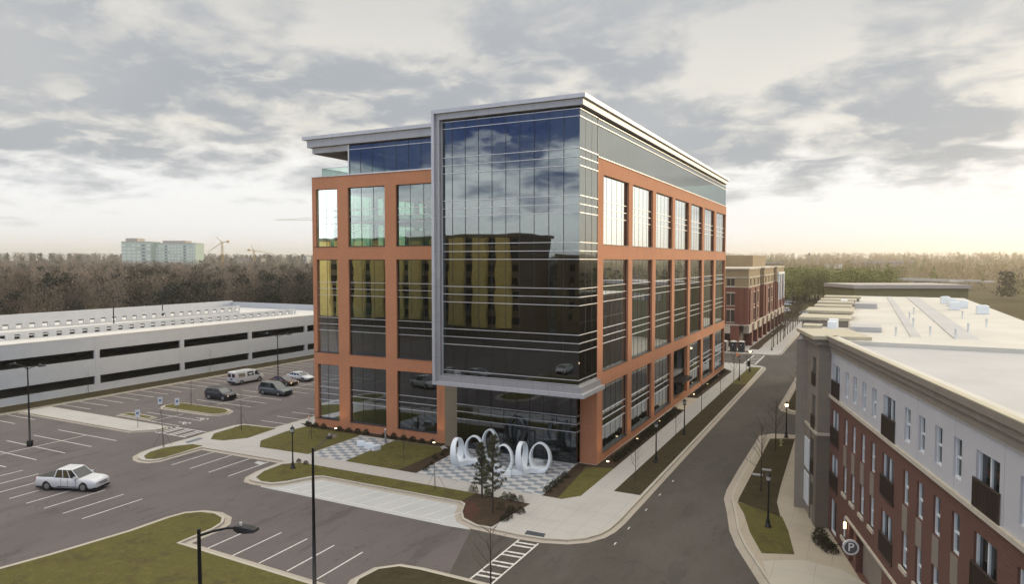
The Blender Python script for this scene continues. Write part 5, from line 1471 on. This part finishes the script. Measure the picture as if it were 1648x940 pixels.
c2 = suv('x', PG, 5.1, 1.88); lay(c2, (at(421,635),at(447,638)), 0.0, 'large dark grey SUV with silver bonnet beside the light pole'); c2.location = (-76.2, 73.4, .01)
c3 = sedan('x', PBR, lit=True); lay(c3, (at(420,616),at(457,622)), 0.0, 'bronze-red sedan behind the grey SUV'); c3.location = (-82.3, 80.0, .01)
c3.location = (-81.2, 80.0, .01)
c4 = sedan('x', PW); lay(c4, (at(461,612),at(482,615)), 0.0, 'white sedan parked nearest the office corner'); c4.location = (-81.7, 84.0, .01)
# the van: tall body with rear doors toward the camera
def van():
    T = thing('delivery_van', 'white work van with dark window decals driving along the garage side', 'van', (-88.0,78.6,.01), math.radians(90))
    L, W, H = 5.7, 2.0, 2.1; hw = W/2; B = PW
    sec = [(-2.85,.45,2.0,.93),(-2.78,.36,2.06,.97),(-2.0,.34,2.1,1),(.9,.34,2.1,1),(1.15,.34,2.05,1),(1.95,.34,1.32,.99),(2.55,.36,1.12,.95),(2.8,.42,.95,.88),(2.88,.5,.8,.8)]
    vs, fs = [], []
    for (x, zb, zt, k) in sec:
        w_ = hw*k; tall = zt > 1.5; tw = w_*(.80 if tall else .9); mid = 1.15 if tall else zt-.1
        vs += [(x,-w_*.95,zb),(x,-w_,zb+.2),(x,-w_,mid),(x,-(w_+tw)/2-.02,(mid+zt)/2+.1 if tall else zt-.05),(x,-tw*.95,zt),(x,tw*.95,zt),(x,(w_+tw)/2+.02,(mid+zt)/2+.1 if tall else zt-.05),(x,w_,mid),(x,w_,zb+.2),(x,w_*.95,zb)]
    for i in range(len(sec)-1):
        for q in range(10): a = i*10+q; b = i*10+(q+1)%10; fs.append((a+10, b+10, b, a))
    fs += [tuple(range(10)), tuple(range(len(sec)*10-1, (len(sec)-1)*10-1, -1))]
    o = MB().add(vs, fs, 0, True).build('body', B, T); o.data.shade_smooth(); o.modifiers.new('es','EDGE_SPLIT').split_angle = math.radians(38)
    def side(x0, x1, z0, z1, name, m, e=.012, s=-1):
        # right-hand flank; leaning inward above the belt
        def yy(z): return -(hw+e-(max(0,z-1.15))*.13)
        MB().add([(x0,s*-yy(z0)*1.0 if s>0 else yy(z0),z0),(x1,yy(z0) if s<0 else -yy(z0),z0),(x1,yy(z1) if s<0 else -yy(z1),z1),(x0,yy(z1) if s<0 else -yy(z1),z1)], [(0,1,2,3)] if s<0 else [(3,2,1,0)]).build(name, m, T)
    for s in (-1, 1):
        side(.95,1.55,1.22,1.82,'door_window',CGL,.015,s); side(-.55,.7,1.2,1.85,'side_window',CGL,.015,s); side(-2.3,-1.0,1.2,1.78,'side_window',mat('window_decal_%d' % (s+1),(.20,.17,.12),.5),.015,s)
    side(-.35,.5,1.45,1.62,'window_lettering',SIGN_W,.02); side(-.1,.3,1.3,1.38,'window_lettering',SIGN_W,.02)
    for sy in (-1, 1):
        MB().box(-2.87,-2.83,sy*.12,sy*.74,1.25,1.8).build('rear_window', CGL, T)
        MB().box(-2.86,-2.8,sy*.80,sy*.9,1.25,1.7).build('taillight', mat('amber_lens_%d' % (sy+1), (.65,.16,.06), .3), T)
        MB().box(2.62,2.86,sy*.5,sy*.85,.72,.92).build('headlight', HEADL, T)
        MB().box(1.5,1.7,sy*1.0,sy*1.22,1.15,1.42).build('mirror', PLAST, T)
        for x in (-1.72, 1.85):
            wh = MB().tube((x,sy*(hw-.25),.37),(x,sy*(hw+.005),.37),.37,.37,20).build('wheel', TYRE, T)
            MB().tube((x,sy*(hw-.02),.37),(x,sy*(hw+.015),.37),.23,.2,12).build('rim', RIM, wh)
            MB().tube((x,sy*(hw-.28),.40),(x,sy*(hw-.008),.40),.43,.43,20).build('wheel_arch', PLAST, T)
    MB().add([(1.2,-.78,2.0),(1.2,.78,2.0),(1.98,.86,1.34),(1.98,-.86,1.34)],[(3,2,1,0)]).build('windscreen', CGL, T).location = (.015,0,.015)
    MB().box(-2.95,-2.8,-.9,.9,.42,.58).build('bumper', PLAST, T); MB().box(-2.885,-2.86,-.2,.2,.85,1.05).build('rear_badge', PLAST, T)
    MB().box(-2.7,2.7,-.85,.85,.2,.36).build('underbody', PLAST, T)
van()
# pickup and cars standing in the lot behind the viewpoint, mirrored in the glass
def pickup(label, m):
    T = car_proto(label, m, 5.6, 1.95, 1.85, 1.12, [(-2.8,.95,.9),(-2.7,1.1,.97),(-1.0,1.12,1),(-.9,1.12,1),(.9,1.12,1),(1.2,1.1,1),(2.3,1.02,.97),(2.7,.92,.92),(2.8,.8,.85)], (-1.0,-.8,.5,1.25))
    MB().box(-2.6,-1.05,-.78,.78,1.125,1.14).build('bed_liner', PLAST, T); return T
pk = pickup('white pickup truck alone in the car park, also mirrored in the ground-floor glass', PW); pk.location = (-60.2, 35.0, .01); pk.rotation_euler = (0,0,.35)
RC = 'cars mirrored in the glass box'
for i, (x, y, a, lb) in enumerate([(-62.5,14.2,.2,'white car mirrored at the lower left of the glass box'),(-57.5,13.2,.25,'white car mirrored beside it at the lower left of the glass box'),(-46.2,2.5,1.5,'white car mirrored at the lower right of the glass box')]):
    o = dup(c4, (x,y,.01), a, lb, RC)
for i, (px, py, a, lb, src) in enumerate([(1272,488,.3,'silver car parked left in the lot beyond the street end',c4),(1264,492,.3,'silver car parked right in front of it in the lot beyond the street end',c4),(1268,503,1.4,'white vehicle parked near the street end',c2),(1306,503,1.5,'white car at the far junction',c4),(1297,507,.1,'pale car beside the far junction',c4),(1314,505,.2,'pale van-like car at the far junction, half hidden by roofs',c2)]):
    x, y = at(px, py); o = dup(src, (x,y,.03), a, lb, 'cars beyond the end of the street')
    for c in kids(o):
        if c.name.startswith(('body','roof','pillars')): c.material_slots[0].link = 'OBJECT'; c.material_slots[0].material = PW

# ------------------------------------------------------------------ buildings mirrored in the glass (behind the viewpoint)
def mirror_block(name, label, x0, x1, y1, depth, h, wallm, baym, n, base=3.2):
    T = thing(name, label, 'building', (x0, y1, 0)); b = Vector((x0,y1,0)); P = lambda mb, nm, m, p=T: mb.build(nm, m, p, rel=b)
    P(MB().box(x0,x1,y1-depth,y1,0,h), 'wall', wallm)
    P(MB().box(x0-.6,x1+.6,y1-depth-.6,y1+.8,h,h+.7), 'roof_cornice', TAUPE)
    P(MB().box(x0-.05,x1+.05,y1,y1+.4,0,base), 'base_wall', TAUPE_D)
    wd = (x1-x0)/n
    for k in range(n):
        xa = x0+k*wd
        P(MB().box(xa+.04*wd,xa+.64*wd,y1+.01,y1+1.1,base,h-.2), 'bay', baym)
        g = MB()
        z = base+.9
        while z < h-2: g.box(xa+.66*wd,xa+.92*wd,y1+.0,y1+.08,z,z+1.7); z += 3.2
        P(g, 'window_column', DKGLASS)
OLIVE = mat('ochre_siding', (.72,.59,.22), .8, noise=.1, nscale=1); OLD = mat('dark_stucco', (.16,.13,.085), .8)
mirror_block('ochre_building', 'ochre striped apartment block mirrored in the front glass', -172, -74, -36, 18, 25.5, OLD, OLIVE, 15)
mirror_block('brown_building', 'dark brown block mirrored in the right half of the glass box', -71, -36, -52, 16, 20.5, TAUPE_D, OLD, 7)

# ------------------------------------------------------------------ far things on the skyline
MINT = mat('mint_curtain_wall', (.36,.46,.40), .3, noise=.1, nscale=.05); STONE2 = mat('pale_stone', (.34,.31,.28), .8); FBL = mat('far_blue_glass', (.10,.14,.20), .2); FWH = mat('far_window', (.62,.66,.62), .2)
def far_block(name, label, px0, px1, D, z1, m, rows, cols, pent=None, wm=FWH, zb=0, depth=30, cat='office building'):
    (xa, ya), (xb, yb) = far(px0, D/math.cos(math.atan((px0-824)/F_PX))), far(px1, D/math.cos(math.atan((px1-824)/F_PX)))
    l = math.hypot(xb-xa, yb-ya); ang = math.atan2(yb-ya, xb-xa)
    T = thing(name, label, cat, (xa, ya, -.3), ang)
    MB().box(0,l,0,depth,0,z1).build('wall', m, T)
    st = (z1-zb)/(rows+.6); cw_ = l/cols
    for r in range(rows):
        for c in range(cols):
            if (c*7+r*3) % 11 == 0: continue
            MB().box(c*cw_+.16*cw_, c*cw_+.84*cw_, -.12, .1, zb+st*(r+.35), zb+st*(r+.9)).build('window', wm if (c % 6) not in (4,) else FBL, T)
    if pent: MB().box(l*pent[0],l*pent[1],4,depth-4,z1,z1+pent[2]).build('penthouse', STONE2, T)
    MB().box(-.3,l+.3,-.4,depth,z1,z1+.8).build('roof_edge', STONE2, T)
    return T
far_block('far_office', 'mint green glass office block on the skyline at the left, left of two', 196, 243, 1070, 49, MINT, 6, 6, (.1,.5,6), zb=14)
far_block('far_office', 'mint green office block on the skyline with brown rooftop box, right of two', 245, 315, 1080, 47, MINT, 6, 14, (.22,.74,4.5), zb=16)
far_block('far_office', 'tan office building low on the hazy right skyline', 1409, 1470, 1000, 19.5, STONE2, 3, 10, zb=8, wm=FBL)
far_block('far_office', 'tan building block left of the low office on the right skyline', 1388, 1402, 1000, 19.0, STONE2, 3, 3, zb=8, wm=FBL)
far_block('far_office', 'long low tan building just above the red brick building', 1208, 1262, 560, 17.6, BR_TAN, 2, 12, zb=10, wm=FBL)
far_block('roof_building', 'olive clad low building beyond the pale flat roofs', 1376, 1560, 150, 13.8, mat('olive_cladding', (.15,.14,.07), .8), 1, 18, zb=8.8, wm=STONE2, depth=14, cat='building')
far_block('far_house', 'white warehouse roofs low in the trees on the left skyline', 318, 352, 760, 12, FWH, 1, 3, zb=2, cat='building')
far_block('far_house', 'long pale building low on the horizon between the two cranes', 374, 420, 1500, 25, STONE2, 1, 8, zb=10, cat='building')
far_block('far_house', 'small white house near the office corner on the left skyline', 488, 494, 1500, 30, FWH, 1, 1, zb=10, cat='house')
far_block('far_house', 'white building at the foot of the right skyline', 1343, 1356, 900, 15.5, FWH, 1, 3, zb=4, cat='building')
YEL = mat('crane_yellow', (.42,.28,.06), .6)
def crane(px, D, ztop, label, jib_dir, jl, jz, ax=(-8,9), col=YEL, zb=0, jr=.35):
    x, y = far(px, D); T = thing('tower_crane', label, 'crane', (x, y, -.3), math.radians(-YAW*57.3+0)*1)
    T.rotation_euler = (0,0,-YAW)      # local x across the view
    T.rotation_euler = (0,0,0.47*1)
    m = MB(); s = 1.1
    for (a, b) in ((-s,-s),(s,-s),(s,s),(-s,s)): m.tube((a,b,0),(a,b,ztop),.28,n=4)
    z = 4
    while z < ztop: m.tube((-s,-s,z-4),(s,-s,z),.16,n=4,cap=False); m.tube((s,s,z-4),(-s,s,z),.16,n=4,cap=False); z += 4
    m.build('mast', col, T)
    j = MB(); e = Vector((jib_dir*jl, 0, ztop+jz))
    j.tube((0,-.6,ztop), e, jr, jr*.6, 4); j.tube((0,.6,ztop), e, jr, jr*.6, 4); j.tube((0,0,ztop+1.8*jr/.35), e, jr*.85, jr*.6, 4); j.build('jib', col, T)
    c = MB(); c.tube((0,0,ztop), (-jib_dir*9,0,ztop+2), .7, .5, 5); c.box(-jib_dir*9-1.5,-jib_dir*9+1.5,-1,1,ztop-.5,ztop+3); c.build('counter_jib', col, T)
    a = MB(); a.tube((0,0,ztop), (ax[0],0,ztop+ax[1]), .5, .35, 4); a.tube((ax[0],0,ztop+ax[1]), e, .1, n=3); a.build('a_frame', col, T)
crane(358, 1150, 48, 'yellow tower crane on the left skyline with its jib sloping down left', -1, 22, -15, (-9,9))
crane(409, 1250, 37, 'yellow tower crane between the first crane and the office, jib to the right', 1, 34, -6, (-5,10))
crane(560, 430, 44.5, 'pale crane whose long jib shows just left of the office block', -1, 44, 0, (4,3), jr=.1, col=mat('pale_crane', (.4,.33,.2), .6))
x, y = far(1302.3, 1500); T = thing('water_tower', 'round water tower standing above the right-hand tree line', 'water tower', (x,y,0))
MB().tube((0,0,0),(0,0,29),1.1,.9,10).build('stem', TAUPE, T); MB().lathe((0,0,33),[(2.6*math.cos(t),2.9*math.sin(t)) for t in [-1.3+k*.26 for k in range(11)]],16).build('tank', TAUPE, T)
# highway viaduct across the right distance
(xa, ya), (xb, yb) = at(1216, 441.5, 6.5), at(1420, 448.5, 6.5)
T = thing('highway_viaduct', 'pale concrete highway bridge crossing beyond the pines', 'bridge', (xa,ya,0), math.atan2(yb-ya, xb-xa)); l = math.hypot(xb-xa, yb-ya)
HC = mat('viaduct_concrete', (.48,.46,.42), .8)
MB().box(-30,l+60,0,11,5.6,6.6).build('deck', HC, T); MB().box(-30,l+60,-.3,.0,6.0,7.5).build('parapet', HC, T); MB().box(-30,l+60,24,35,5.2,6.2).box(-30,l+60,23.7,24,5.6,7.0).build('deck', HC, T)
for k in range(int((l+60)/28)):
    MB().box(k*28,k*28+1.6,1,10,-.3,5.59).build('pier', HC, T)
# tall highway mast
x, y = far(1317, 600); T = thing('high_mast_light', 'thin tall light mast in front of the hazy right hills', 'lamp post', (x,y,0)); MB().tube((0,0,0),(0,0,22),.3,.15,6).build('mast', HC, T); MB().lathe((0,0,22),[(.6,0),(.6,.4),(.2,.6)],8).build('lamp_ring', HC, T)

# ------------------------------------------------------------------ evening air
def haze():
    mb = MB().box(-3900, 3900, -3900, 3960, -3, 75)
    m = bpy.data.materials.new('haze'); m.use_nodes = True; nt = m.node_tree; nt.nodes.clear()
    out = nt.nodes.new('ShaderNodeOutputMaterial'); v = nt.nodes.new('ShaderNodeVolumePrincipled')
    v.inputs['Color'].default_value = (1.0,.93,.81,1); v.inputs['Density'].default_value = 2.1e-4; v.inputs['Anisotropy'].default_value = .6
    nt.links.new(v.outputs[0], out.inputs['Volume'])
    o = mb.build('haze', m); o['kind'] = 'stuff'
haze()
